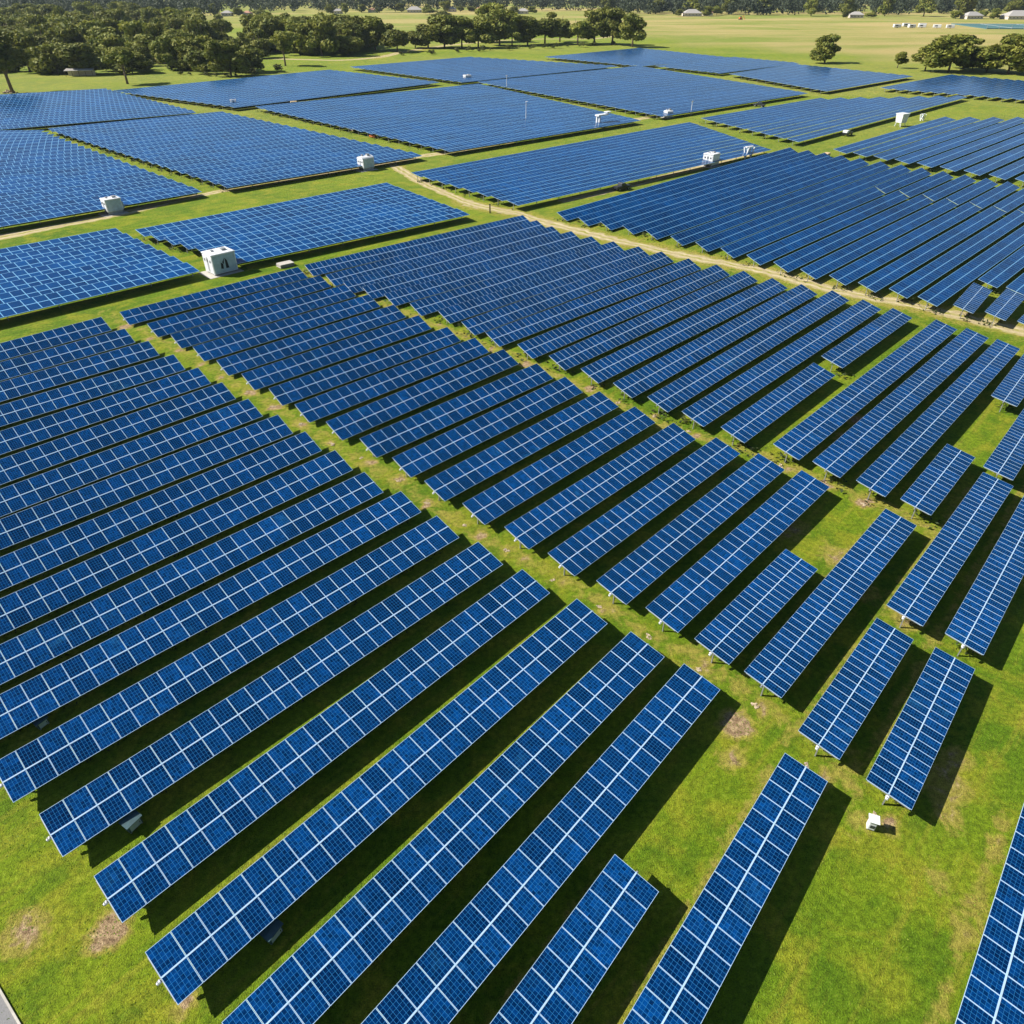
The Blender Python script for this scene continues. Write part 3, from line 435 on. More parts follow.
for blk, rows in ROWS.items():
    N_ = len(rows)
    for i, r in enumerate(rows):
        if blk in SPECIAL: lab = SPECIAL[blk]
        elif blk == 'Qs': lab = QS[i]
        elif i == N_ - 1 and N_ > 2: lab = 'rearmost solar row of ' + BLOCK[blk]
        else: lab = ('frontmost solar row of ' if i == 0 else '%s solar row from front of ' % ORD[i]) + BLOCK[blk]
        if r[5]: near_row(*r[:5], *r[6:8], lab, blk in ('L', 'M', 'M0', 'M1', 'M3', 'P1', 'P2'))
        else: far_row(*r[:5], *r[6:8], lab, *r[8:])
# ---------------------------------------------------------------- equipment
YAW = R(45.3)
def container(loc, L, Wd, H, name, label, cat, rz=YAW, mark=False, front='bluegrey', dome=False, skid=.35):
    t = tag(empty(name, (*loc, 0), rz), label, cat)
    b = MB(); b.box((0, 0, skid + H / 2), (L, Wd, H), 0)
    n = int(L / .35)
    for i in range(n):                                             # pressed ribs on the long sides
        x = -L / 2 + (i + .5) * L / n
        b.box((x, -Wd / 2 - .02, skid + H / 2), (.16, .045, H * .88), 1); b.box((x, Wd / 2 + .02, skid + H / 2), (.16, .045, H * .88), 0)
    for sx in (-1, 1):
        for sy in (-1, 1): b.box((sx * (L / 2 - .09), sy * (Wd / 2 + .005), skid + H / 2), (.2, .12, H + .01), 0)
    b.build('body', [M['white'], M[front]], t)
    s = MB(); s.box((0, -Wd / 2 - .026, skid + H / 2), (L - .42, .05, H * .94)); s.build('side_panel', M[front], t)  # a blue grey front puts the white side's shade into its colour
    r = MB()
    if dome:
        for k in range(8):
            a0, a1 = math.pi * k / 8, math.pi * (k + 1) / 8
            p = lambda a, x: (x, -math.cos(a) * (Wd / 2 + .08), skid + H + .02 + math.sin(a) * .7)
            r.quad(p(a0, -L / 2 - .1), p(a0, L / 2 + .1), p(a1, L / 2 + .1), p(a1, -L / 2 - .1))
        for x in (-L / 2 - .1, L / 2 + .1): r.poly([(x, -math.cos(math.pi * k / 8) * (Wd / 2 + .08), skid + H + .02 + math.sin(math.pi * k / 8) * .7) for k in range(9)])
    else:
        r.box((0, 0, skid + H + .08), (L + .24, Wd + .24, .14)); r.box((0, 0, skid + H + .18), (L + .02, Wd + .02, .07))
    r.build('roof', M['white'], t)
    k = MB()
    for sy in (-1, 1): k.box((0, sy * Wd * .36, skid / 2), (L * .96, .25, skid))
    k.build('skid', M['steel'], t)
    p = MB(); p.box((-.3, 0, .03), (L + 2.2, Wd + 1.6, .06)); p.build('pad', M['kerb'], t)
    u = MB(); u.box((L * .22, 0, skid + H + .40 + (.55 if dome else 0)), (.9, .9, .36)); u.box((-L * .2, Wd * .15, skid + H + .34 + (.6 if dome else 0)), (.5, .6, .24)); u.build('roof_vent', M['steel'], t)
    c = MB(); c.box((L / 2 + .35, .3, skid + H * .30), (.7, 1.3, H * .6)); c.build('transformer', M['bluegrey'], t)
    e = MB()
    for y in (-.24, .24): e.box((-L / 2 - .03, y * Wd, skid + H * .48), (.05, Wd * .44, H * .86))
    d = e.build('door', M['white'], t); h = MB()
    for y in (-.06, .06): h.tube((-L / 2 - .1, y * Wd, skid + .3), (-L / 2 - .1, y * Wd, skid + H * .85), .025, n=6)
    h.build('handle', M['steel'], d)
    v = MB()
    for j in range(3):
        for q in range(5): v.box((-L / 2 - .08, (-.3 + .3 * j) * Wd, skid + H * .62 + q * .1), (.03, .5, .05))
    v.build('louvre', M['dark'], t)
    if mark:
        g = MB(); y = -Wd / 2 - .075; z0 = skid + H * .22; u = H * .13
        g.poly([(-.95, y, z0 + .3 * u), (-.45, y, z0), (-.35, y, z0 + 2.1 * u), (-.80, y, z0 + 2.8 * u)]); g.poly([(-.36, y, z0 + 2.2 * u), (-.22, y, z0 + 2.0 * u), (.06, y, z0 + 4.5 * u), (-.5, y, z0 + 2.75 * u)])
        g.poly([(.08, y, z0), (.72, y, z0), (.56, y, z0 + 3.2 * u), (.14, y, z0 + 4.4 * u)])
        g.build('emblem', M['dark'], t)
    return t
container((-58.0, 143.0), 4.9, 3.8, 3.5, 'inverter_container', 'largest white inverter container with dark emblem on its shaded long side', 'container', R(45), True)
container((-99.6, 187.6), 3.8, 2.9, 2.6, 'inverter_cabin', 'small white inverter cabin with shaded front beside the dirt track at left', 'container', R(45), skid=.8)
container((-44.8, 238.6), 4.0, 3.0, 2.4, 'inverter_unit', 'white inverter unit with rounded roof standing by the track corner', 'container', R(45), front='bluegrey', dome=True, skid=.8)
container((62.4, 244.6), 3.9, 3.4, 2.9, 'inverter_kiosk', 'square plain white inverter kiosk at the end of the sandy track', 'container', R(45), front='white', skid=.5)
container((66.2, 342.4), 2.9, 2.6, 1.8, 'pump_hut', 'small white dome roofed hut at the corner of a far block', 'hut', R(30), front='white', dome=True, skid=.3)
container((-25.8, 479.0), 3.8, 3.0, 2.4, 'equipment_hut', 'tiny white hut at the far crossing near the park trees', 'hut', R(30), front='white', skid=.4)
# raised white tank
t = tag(empty('raised_tank', (154.8, 319.6, 0), R(30)), 'white raised tank, wide at the top, on a narrow leg frame', 'tank')
b = MB(); z0, z1 = 1.4, 4.4; lo = [(-1.5, -1.3), (1.5, -1.3), (1.5, 1.3), (-1.5, 1.3)]; hi = [(-2.0, -1.6), (2.0, -1.6), (2.0, 1.6), (-2.0, 1.6)]
for k in range(4): j = (k + 1) % 4; b.quad((*lo[k], z0), (*lo[j], z0), (*hi[j], z1), (*hi[k], z1))
b.poly([(*p, z1) for p in hi]); b.poly([(*p, z0) for p in lo[::-1]]); b.box((0, 0, z1 + .12), (4.2, 3.4, .2)); b.build('hopper', M['white'], t)
for sx in (-1, 1):
    for sy in (-1, 1):
        l = MB(); l.tube((sx * 1.5, sy * 1.3, 0), (sx * 1.2, sy * 1.0, 1.45), .13); l.build('leg', M['white'], t)
def trestle(loc, s, label, rz=R(30)):
    t = tag(empty('trestle_stand', (*loc, 0), rz), label, 'stand'); h = 3.4 * s
    for x in (-1.2 * s, 1.2 * s):
        f = MB()
        for y in (-1, 1): f.box((x, y * .55 * s, h / 2), (.32 * s, .28 * s, h * 1.02), rx=R(-y * 17)); 
        f.box((x, 0, h * .4), (.22 * s, 1.5 * s, .22 * s)); f.build('a_frame', M['white'], t)
    c = MB(); c.box((0, 0, h + .05), (3.1 * s, .9 * s, .25 * s)); c.build('top_beam', M['white'], t)
    p = MB(); p.box((0, .1, h * .62), (1.3 * s, .7 * s, h * .55)); p.build('cabinet', M['bluegrey'], t)
trestle((77.2, 256.0), 1, 'white a-frame stand with two legs pairs beside the square white kiosk')
trestle((170.0, 333.6), .72, 'low white a-frame stand near the white raised tank')
trestle((-127.9, 374.0), .85, 'pale blue a-frame stand where three far blocks meet at left')
# white gantry: two posts with a long cantilevered tray
t = tag(empty('cable_gantry', (34.0, 316.6, 0), R(40)), 'pale gantry with an upward cantilevered arm on a concrete pad', 'gantry')
for y in (-.7, .7): m = MB(); m.box((0, y, 2.0), (.75, .5, 4.0)); m.build('column', M['white'], t)
m = MB(); m.box((1.8, 0, 4.3), (5.6, 2.0, .5)); m.build('beam', M['white'], t)
m = MB(); m.box((5.0, 0, 5.1), (2.4, 1.9, .25)); m.box((5.4, 0, 4.6), (.4, .4, 1)); m.build('tray', M['white'], t)
m = MB(); m.box((-.6, .2, .1), (5, 3, .2)); m.build('pad', M['kerb'], t)
# lamp and lattice poles
def pole(name, loc, h, label, lamp=True):
    t = tag(empty(name, (*loc, 0), R(60)), label, 'pole')
    m = MB(); m.tube((0, 0, 0), (0, 0, h), .17, .10, 10); m.build('mast', M['white'], t)
    m = MB(); m.box((0, 0, .12), (.7, .7, .24)); m.build('footing', M['kerb'], t)
    m = MB()
    if lamp: m.box((.5, 0, h + .02), (1.4, .42, .16)); m.build('lamp_head', M['white'], t)
    else:
        m.box((0, 0, h - .4), (1.8, .12, .12)); m.box((-.7, 0, h - .2), (.3, .3, .4)); m.box((.7, 0, h - .2), (.3, .3, .4)); m.build('crossarm', M['steel'], t)
pole('lamp_pole', (5.7, 327.9), 7.6, 'slim pale lamp pole on the yellow verge before a block')
pole('weather_mast', (77.5, 350.0), 5.2, 'steel weather mast with crossarm beside the far verge', False)
pole('weather_mast', (-2.8, 436.0), 6.8, 'thin pale mast rising among far panels near the tiny white hut', False)
t = tag(empty('marker_post', (-5.5, 187.6, 0)), 'dark timber marker post where the dirt tracks meet', 'post')
m = MB(); m.box((0, 0, 1.0), (.34, .34, 2.0), taper=.9); m.build('shaft', M['wood'], t); m = MB(); m.box((0, 0, 2.05), (.44, .44, .12)); m.build('cap', M['dark'], t)
# cabinets under and beside the near rows
def cabinet(loc, d, mat, label, rz=R(45), z0=.35, lean=.25):
    t = tag(empty('combiner_cabinet', (*loc, 0), rz), label, 'cabinet'); L, W_, H = d
    m = MB(); m.box((0, 0, z0 + H / 2), (L, W_, H)); b = m.build('housing', M[mat], t); bevel(b, .03)
    m = MB(); y = W_ / 2 + .1
    m.quad((-L / 2 - .1, -y, z0 + H + .05), (L / 2 + .1, -y, z0 + H + .05), (L / 2 + .1, y, z0 + H + .05 + lean), (-L / 2 - .1, y, z0 + H + .05 + lean))
    m.quad((-L / 2 - .1, y, z0 + H + .01 + lean), (L / 2 + .1, y, z0 + H + .01 + lean), (L / 2 + .1, -y, z0 + H + .01), (-L / 2 - .1, -y, z0 + H + .01))
    for p, q in ((( -L / 2 - .1, -y), (L / 2 + .1, -y)),): m.quad((*p, z0 + H + .01), (*q, z0 + H + .01), (*q, z0 + H + .05), (*p, z0 + H + .05))
    m.build('rain_cover', M[mat], t)
    m = MB(); m.box((0, -W_ / 2 - .015, z0 + H * .5), (L * .8, .03, H * .78)); dd = m.build('door', M['white' if mat == 'white' else 'bluegrey'], t)
    m = MB(); m.box((L * .3, -W_ / 2 - .05, z0 + H * .5), (.04, .05, .16)); m.build('handle', M['dark'], dd)
    for sx in (-1, 1):
        m = MB(); m.box((sx * (L / 2 - .08), 0, z0 / 2), (.1, W_ * .8, z0)); m.build('leg', M['steel'], t)
    return t
cabinet((-26.05, 26.3), (1.0, .65, .7), 'teal', 'teal inverter cabinet under the second row from the left corner', R(60), .15, .14)
cabinet((-14.55, 19.3), (1.0, .65, .7), 'teal', 'teal inverter cabinet beneath the lower left end row nearest the bottom edge', R(60), .15, .14)
cabinet((-36.75, 34.6), (.8, .6, .6), 'teal', 'dark teal cabinet in deep shade between rows at the left edge', R(60), .12, .1)
c = cabinet((24.65, 26.2), (.50, .46, .95), 'white', 'small white cabinet standing alone on open grass with a long shadow', R(-20), .12, .03)
m = MB(); m.box((.02, -.265, .55), (.30, .03, .3)); m.build('meter_window', M['window'], c)
# vehicles
def pickup(loc, rz, paint, label, cat='pickup truck', canopy=None):
    t = tag(empty('pickup_truck', (*loc, 0), rz), label, cat)
    prof = [(-2.6, .55), (2.55, .55), (2.65, .8), (2.6, 1.12), (1.25, 1.22), (-2.62, 1.2)]
    def ext(prof, w, w2=None):
        m = MB(); w2 = w2 or w; n = len(prof)
        m.poly([(x, -w, z) for x, z in prof]); m.poly([(x, w, z) for x, z in prof[::-1]])
        for k in range(n): j = (k + 1) % n; m.quad((prof[k][0], -w, prof[k][1]), (prof[k][0], w, prof[k][1]), (prof[j][0], w, prof[j][1]), (prof[j][0], -w, prof[j][1]))
        return m
    bevel(ext(prof, .93).build('body', M[paint], t), .07)
    bevel(ext([(1.3, 1.2), (.55, 1.88), (-.75, 1.92), (-1.0, 1.2)], .8).build('cab', M[paint], t), .06)
    for s in (-1, 1):
        m = MB(); m.poly([(1.05, s * .812, 1.27), (.5, s * .812, 1.78), (-.65, s * .812, 1.8), (-.8, s * .812, 1.27)][::s]); m.build('side_window', M['window'], t)
    m = MB(); m.quad((1.27, -.7, 1.27), (1.27, .7, 1.27), (.66, .66, 1.83), (.66, -.66, 1.83)); m.build('windscreen', M['window'], t)
    if canopy: bevel(ext([(-1.02, 1.2), (-1.02, 1.95), (-2.55, 1.9), (-2.6, 1.2)], .88).build('canopy', M[canopy], t), .06)
    else: m = MB(); m.box((-1.8, 0, 1.215), (1.5, 1.6, .03)); m.build('tray', M['dark'], t)
    for x in (-1.65, 1.65):
        for s in (-1, 1):
            m = MB(); m.tube((x, s * .72, .4), (x, s * .98, .4), .4, n=18); wq = m.build('wheel', M['dark'], t); m = MB(); m.tube((x, s * .97, .4), (x, s * 1.0, .4), .22, n=12); m.build('rim', M['steel'], wq)
    for s in (-1, 1): m = MB(); m.box((2.62, s * .68, .95), (.08, .36, .18)); m.build('headlight', M['white'], t)
    return t
pickup((30.5, 212.2), R(38), 'black', 'dark parked pickup on the verge in front of a block')
pickup((125.9, 298.6), R(44), 'black', 'dark pickup with a white canopy parked near the white raised tank', canopy='white')
pickup((113.9, 374.5), R(140), 'black', 'small dark pickup on the far verge beyond the white raised tank')
# crates and netting rolls by the far tracks
t = tag(empty('netting_roll', (-51.6, 294.3, 0), R(-40)), 'orange netting roll lying on the verge between two far blocks', 'roll')
m = MB(); m.tube((-1.6, 0, .5), (1.6, 0, .5), .5, n=12); m.build('roll', M['orange'], t); m = MB(); m.tube((-1.75, 0, .5), (1.75, 0, .5), .12, n=8); m.build('core', M['tan'], t)
def crate(loc, s, label, rz=0):
    t = tag(empty('timber_crate', (*loc, 0), rz), label, 'crate')
    m = MB(); m.box((0, 0, .15 + s * .35), (s * 1.5, s, s * .7)); 
    for x in (-.6, 0, .6): m.box((x * s, 0, .15 + s * .35), (.12 * s, s * 1.04, s * .74))
    m.build('box', M['tan'], t); m = MB()
    for y in (-.4, 0, .4): m.box((0, y * s, .07), (s * 1.5, .14 * s, .14))
    m.build('pallet', M['wood'], t)
crate((-102.0, 380.6), 1.9, 'tan timber crate at the edge of a far left block', R(20))
crate((103.6, 258.0), 1.6, 'tan timber crate on the grass where rows begin behind it', R(50))
crate((-62, 309), 1.3, 'tan timber crate on the verge next to the orange netting roll', R(-30))
crate((92.5, 334), 1.7, 'pale timber crate on the far verge right of the dome hut', R(10))
# timber pallet stack by the big container
t = tag(empty('pallet_stack', (-46.3, 146.4, 0), R(40)), 'grey weathered pallet stack on the grass right of the largest white container', 'pallets')
for k in range(4): m = MB(); m.box((.1 * (k % 2), 0, .1 + .18 * k), (3.0, 2.0, .06)); [m.box((.1 * (k % 2), y, .03 + .18 * k), (3.0, .15, .08)) for y in (-.85, 0, .85)]; m.build('pallet', M['kerb'], t)

# rubble heaps at the row ends
def rubble(n, r, seed):
    q = random.Random(seed); bm = bmesh.new()
    for k in range(n):
        a, d = q.uniform(0, 6.28), r * math.sqrt(q.random()); s = q.uniform(.10, .30) * (1.25 - .6 * d / r)
        mt = Matrix.Translation((math.cos(a) * d * 1.5, math.sin(a) * d, s * .35)) @ Matrix.Rotation(q.uniform(0, 6), 4, 'Z') @ Matrix.Diagonal((s * q.uniform(.8, 1.5), s, s * q.uniform(.5, .9), 1))
        g = bmesh.ops.create_icosphere(bm, subdivisions=1, radius=1, matrix=mt)
        for v in g['verts']: v.co += Vector((q.uniform(-1, 1), q.uniform(-1, 1), q.uniform(-1, 1))) * s * .2
    me = bpy.data.meshes.new('rubble_heap'); bm.to_mesh(me); bm.free(); me.materials.append(M['rock']); return me
RB = [rubble(14 + 3 * k, .42 + .06 * k, k) for k in range(5)]
mrows = [r for b in ('M0', 'M1', 'M2', 'M3', 'M') for r in ROWS[b]]
for k, r in enumerate(mrows[:17]):
    d = Vector((r[2] - r[0], r[3] - r[1])).normalized(); n = Vector((d.y, -d.x))
    p = Vector((r[0], r[1])) - d * rnd.uniform(.3, .9) + n * rnd.uniform(-.9, .5)
    o = bpy.data.objects.new('rubble_heap', RB[k % 5]); COL.objects.link(o); o.location = (*p, 0); o.rotation_euler.z = rnd.uniform(0, 6)
    s_ = rnd.uniform(.3, .5); o.scale = (s_, s_, s_ * .8)
    lab = 'pale rubble heap at the lower end of the short row beside the white cabinet' if k == 0 else 'pale rubble heap at lower end of %s aisle row counted from the white cabinet' % ORD[k]
    tag(o, lab, 'rubble', 'rubble heaps at row ends')
for k, r in enumerate(ROWS['N'][:6] + ROWS['N16a'] + ROWS['P1'] + ROWS['P2']):
    d = Vector((r[2] - r[0], r[3] - r[1])).normalized()
    p = Vector((r[0], r[1])) - d * rnd.uniform(.3, .8)
    o = bpy.data.objects.new('rubble_heap', RB[(k + 2) % 5]); COL.objects.link(o); o.location = (*p, 0); o.rotation_euler.z = rnd.uniform(0, 6); o.scale = (.45, .45, .4)
    tag(o, ['pale rubble heap at the lower end of the longest right row, first in its block', 'pale rubble heap under the second long row of the track side block', 'pale rubble heap under the third long row of the track side block', 'pale rubble heap under the fourth long row of the track side block', 'pale rubble heap under the fifth long row of the track side block', 'pale rubble heap under the sixth long row of the track side block', 'pale rubble heap below the split row with a weedy gap', 'pale rubble heap below the joined rows near the right edge', 'pale rubble heap below the long row cut by the right edge'][k], 'rubble', 'rubble heaps at row ends')

# ---------------------------------------------------------------- vegetation
def quads_mesh(name, C, Nn, sz, mat, rs):
    n = len(C); t = np.cross(Nn, rs.normal(size=(n, 3))); t /= np.linalg.norm(t, axis=1, keepdims=True) + 1e-9; b = np.cross(Nn, t)
    sa = (sz * rs.uniform(.6, 1.4, n))[:, None]; sb = (sz * rs.uniform(.5, 1.0, n))[:, None]
    V = np.stack([C - t * sa, C - b * sb * .8, C + t * sa, C + b * sb], 1).reshape(-1, 3)
    me = bpy.data.meshes.new(name); me.vertices.add(len(V)); me.vertices.foreach_set('co', V.ravel())
    me.loops.add(len(V)); me.loops.foreach_set('vertex_index', np.arange(len(V), dtype=np.int32)); me.polygons.add(n)
    me.polygons.foreach_set('loop_start', np.arange(0, 4 * n, 4, dtype=np.int32)); me.polygons.foreach_set('loop_total', np.full(n, 4, dtype=np.int32))
    me.update(calc_edges=True); me.materials.append(mat); return me
def crown_pts(rs, n, lobes=11, flat=.8):
    """leaf-clump centres in a crown of radius .5 and height 1"""
    a = rs.uniform(0, 6.283, lobes); rr = .32 * np.sqrt(rs.random(lobes)); z = rs.uniform(.22, .80, lobes); rr *= np.sqrt(np.clip(1 - ((z - .42) / .55) ** 2, .1, 1))
    L = np.stack([rr * np.cos(a), rr * np.sin(a), z], 1); L[0] = (0, 0, .5); rad = rs.uniform(.09, .22, lobes); rad[0] = .22
    k = rs.choice(lobes, n, p=rad ** 2 / (rad ** 2).sum()); d = rs.normal(size=(n, 3)); d /= np.linalg.norm(d, axis=1, keepdims=True)
    r = rad[k] * (1 - .5 * rs.random(n) ** 2.2); C = L[k] + d * r[:, None] * np.array([1, 1, flat])
    N_ = d + rs.normal(size=(n, 3)) * .85 + np.array([0, 0, .25]); N_ /= np.linalg.norm(N_, axis=1, keepdims=True)
    return C, N_
CROWN, TRUNK = [], []
for k in range(10):
    rs = np.random.default_rng(40 + k); C, N_ = crown_pts(rs, 3400, 12 + k, .75); CROWN.append(quads_mesh('crown', C, N_, .040, M['leaf'], rs))
    q = random.Random(k); m = MB(); m.tube((0, 0, 0), (q.uniform(-.02, .02), q.uniform(-.02, .02), .45), .05, .032, 9)
    for j in range(5):
        a = j * 1.257 + q.uniform(-.3, .3); e = (math.cos(a) * q.uniform(.16, .3), math.sin(a) * q.uniform(.16, .3), q.uniform(.62, .92)); m.tube((0, 0, q.uniform(.28, .44)), e, .024, .009, 6)
    o = m.build('trunk', M['bark'], smooth=True); TRUNK.append(o.data); bpy.data.objects.remove(o)
TN = [0]
def tree(x, y, h, wd, label, group, bole=.16, lean=0, name='gum_tree'):
    k = (TN[0] * 7) % 10; TN[0] += 1
    t = tag(empty(name, (x, y, 0), rnd.uniform(0, 6.28)), label, 'tree', group)
    o = bpy.data.objects.new('trunk', TRUNK[k]); COL.objects.link(o); o.parent = t; o.scale = (h * .7, h * .7, h * .95)
    c = bpy.data.objects.new('crown', CROWN[k]); COL.objects.link(c); c.parent = t
    c.location = (lean * h, 0, h * bole - .12 * h); c.scale = (wd * 1.3, wd * 1.3 * rnd.uniform(.85, 1), h * (1.22 - bole))
    return t
TREES = [(-282,517,16.6,26.1),(-264,517,16.1,27.4),(-216,464,20.2,19.1),(-221,542,18.4,19.5),(-206,548,18.6,22.3),(-171,506,18.3,24.4),(-258,424,27.0,22.8),(-306,529,22.1,22.9),(-270,569,18.1,24.5),(-249,569,12.0,13.6),(-295,614,20.5,24.8),(-331,630,21.0,25.5),(-359,648,18.4,26.1),(-385,648,20.3,27.7),(-282,657,21.2,23.4),(-279,706,20.6,28.4),(-253,686,20.1,26.0),(-317,706,19.3,25.1),(-400,751,21.1,26.6),(-369,751,22.5,31.9),(-445,776,19.5,31.1),(-370,802,24.7,30.2),(-321,776,19.5,23.7),(-349,892,23.9,35.5),(-433,860,21.4,30.2),(-491,830,19.2,29.2),(-466,860,19.8,24.2),(-205,648,16.6,18.5),(-189,630,16.2,19.5),(-154,569,19.2,15.0),(-192,686,17.4,22.7),(-165,657,21.2,24.9),(-146,648,25.9,27.7),(-126,648,12.2,24.6),(-144,706,24.6,28.4),(-129,728,15.6,17.2),(-184,776,21.0,23.7),(-114,706,23.3,25.1),(-93,686,20.1,19.5),(-83,728,15.6,17.2),(-72,728,21.9,20.6),(-58,728,23.3,25.8),(-43,728,22.6,24.1),(-29,728,21.9,22.3),(-11,751,26.1,28.3),(-19,802,30.7,24.5),(0,751,18.9,17.7),(14,764,21.4,23.4),(30,776,25.4,31.1),(45,802,23.1,22.6),(59,764,22.8,25.2),(75,776,26.1,29.2),(90,764,27.2,28.8),(105,740,23.6,24.4),(220,590,17.0,21.1),(256,555,8.9,10.6),(265,535,14.0,19.3),(277,529,18.0,22.9),(296,548,15.9,17.1),(301,529,14.9,21.6),(308,517,18.7,22.4),(323,517,20.7,22.4),(-137,1448,9.5,20.0),(-111,1368,7.8,31.6),(-58,1492,5.6,8.6),(-348,1201,6.9,27.8),(-313,1172,6.7,19.0),(-409,1201,9.1,13.9)]
def band(lst, what, where, group, bole=.16):
    lst = sorted(lst, key=lambda q: q[0] / q[1])
    for i, (x, y, h, wd) in enumerate(lst):
        lab = '%s, %s' % (what, ('leftmost ' if i == 0 else ORD[i] + ' from the left ') + where)
        tree(x, y, h, wd, lab, group, bole)
A_ = TREES
tree(*A_[2], 'lone gum tree with a bare straight trunk standing clear before the wood', 'trees at the edge of the left wood', .42)
tree(*A_[6], 'tall gum tree with a leaning trunk and rocks at its foot, left edge', 'trees at the edge of the left wood', .45, .0)
tree(*A_[5], 'big round dark tree standing right against the corner of the panels', 'trees at the edge of the left wood', .02)
band([A_[i] for i in (0, 1, 3, 4, 7)], 'broad dark round tree', 'along the front of the wood', 'trees at the edge of the left wood', .04)
band([A_[i] for i in (8, 9, 10, 11, 12, 13, 14, 15, 16, 17)], 'olive green tree', 'in the second line of the wood', 'trees in the left wood', .06)
band([A_[i] for i in range(18, 27)], 'dark green tree', 'in the back line of the wood', 'trees in the left wood', .06)
tree(*A_[29], 'small gum tree on a thin tall trunk beside the farm road', 'trees along the farm road', .45)
band([A_[i] for i in (27, 28, 30, 31, 32, 33, 34, 35, 36)], 'dense bushy tree', 'in the thicket behind the farm road', 'trees along the farm road', .05)
band([(a, b, c, d * 1.3) for a, b, c, d in A_[37:48]], 'rounded park tree', 'in the line of park trees', 'park trees beyond the far blocks', .12)
band([A_[i] for i in range(48, 54)], 'tall olive tree', 'in the clump next to the dry paddock', 'trees in the clump', .16)
tree(*A_[54], 'dark tree standing apart at the right end of the clump', 'trees in the clump', .12)
tree(*A_[55], 'lone rounded gum tree on the dry paddock', 'paddock trees', .22)
tree(*A_[56], 'smallest paddock tree, with a thin crown', 'paddock trees', .3)
band([(a, b, c * 1.1, d * 1.4) for a, b, c, d in A_[57:60]], 'bushy gum tree', 'of the group beside the smallest tree', 'paddock trees', .12)
band([(a, b, c * 1.1, d * 1.35) for a, b, c, d in A_[60:63]], 'dark bushy gum tree', 'of the group cut by the right edge', 'paddock trees', .12)
band(A_[63:], 'small far tree', 'out on the pale paddock behind the wood', 'far paddock trees', .05)
for i, (x, y, h) in enumerate(((-262.5, 425.5, 2.2), )):
    o = bpy.data.objects.new('boulder', RB[3]); COL.objects.link(o); o.location = (x + 3, y - 1, 0); o.scale = (4.5, 4, 5); tag(o, 'pale boulders at the foot of the leaning gum tree', 'boulders')
band([(x, y, rnd.uniform(9, 15), rnd.uniform(17, 25)) for x, y in ((-345, 540), (-325, 528), (-306, 540), (-288, 522), (-252, 538), (-238, 522), (-206, 535), (-192, 520), (-178, 540), (-163, 528))], 'low spreading dark tree', 'of the lowest trees before the wood', 'low trees before the wood', .01)
# far wood that reads as one mass
def wood(name, spots, leaves, sz, mat, seed):
    rs = np.random.default_rng(seed); base = [crown_pts(rs, leaves, 9) for _ in range(8)]; CC, NN = [], []
    for i, (x, y, h, wd) in enumerate(spots):
        C, N_ = base[i % 8]; a = rs.uniform(0, 6.28); ca, sa = math.cos(a), math.sin(a); Rz = np.array([[ca, -sa, 0], [sa, ca, 0], [0, 0, 1]])
        CC.append((C @ Rz.T) * np.array([wd, wd, h]) + np.array([x, y, -.1 * h])); NN.append(N_ @ Rz.T)
    C = np.concatenate(CC); N_ = np.concatenate(NN); me = quads_mesh(name, C, N_, sz, mat, rs)
    o = bpy.data.objects.new(name, me); COL.objects.link(o); return tag(o, kind='stuff')
rs = np.random.default_rng(11); spots = []
for yb in (1250, 1330, 1430, 1540, 1660, 1800, 1980, 2200, 2450, 2800, 3200):
    x = -.78 * yb - 60
    while x < .78 * yb + 60:
        f = x / yb; wd = rs.uniform(18, 32) * (1 + yb / 5000); x += wd * (rs.uniform(.35, .7) if f < .1 else rs.uniform(.2, .42)); y = yb + rs.uniform(-40, 40)
        if -.36 < f < -.28 and y < 1440: continue                 # open paddocks in front of the wood
        if -.30 < f < -.12 and y < 1540: continue
        if -.14 < f < .12 and y < 1620: continue
        if f > .11 and y < 1440: continue
        spots.append((x, y, rs.uniform(19, 30) * (1.3 if f < -.3 else 1.15), wd))
wood('far_wood', spots, 150, 1.9, M['leaf_far'], 5)
# inner trees of the left wood: crowns that merge with one another
for i in range(190):
    if i < 130: y = rs.uniform(600, 1240); f = rs.uniform(-.66, -.335 if y < 900 else -.40 if y > 1150 else -.36)
    else: y = rs.uniform(660, 800); f = rs.uniform(-.30, -.17)
    tree(f * y, y, rs.uniform(16, 24), rs.uniform(20, 28), 'green tree inside the wood, its crown merging into the crowns around it', 'merging trees inside the wood', .05)
# single trees one can tell apart along the front of the far wood
fl = [(.345, 1400, 24, 24), (.385, 1410, 30, 26), (.43, 1400, 26, 24), (.475, 1390, 28, 30), (.52, 1400, 31, 34), (.575, 1460, 28, 34), (.62, 1450, 27, 30), (.645, 1400, 24, 22), (.11, 1640, 30, 26), (.165, 1500, 27, 26), (.205, 1490, 30, 30), (.25, 1480, 27, 26), (.29, 1450, 24, 24)]
band([(f * y, y, h, wd) for f, y, h, wd in fl], 'tall distant tree', 'along the paddock far edge', 'trees along the far edge of the paddock', .05)
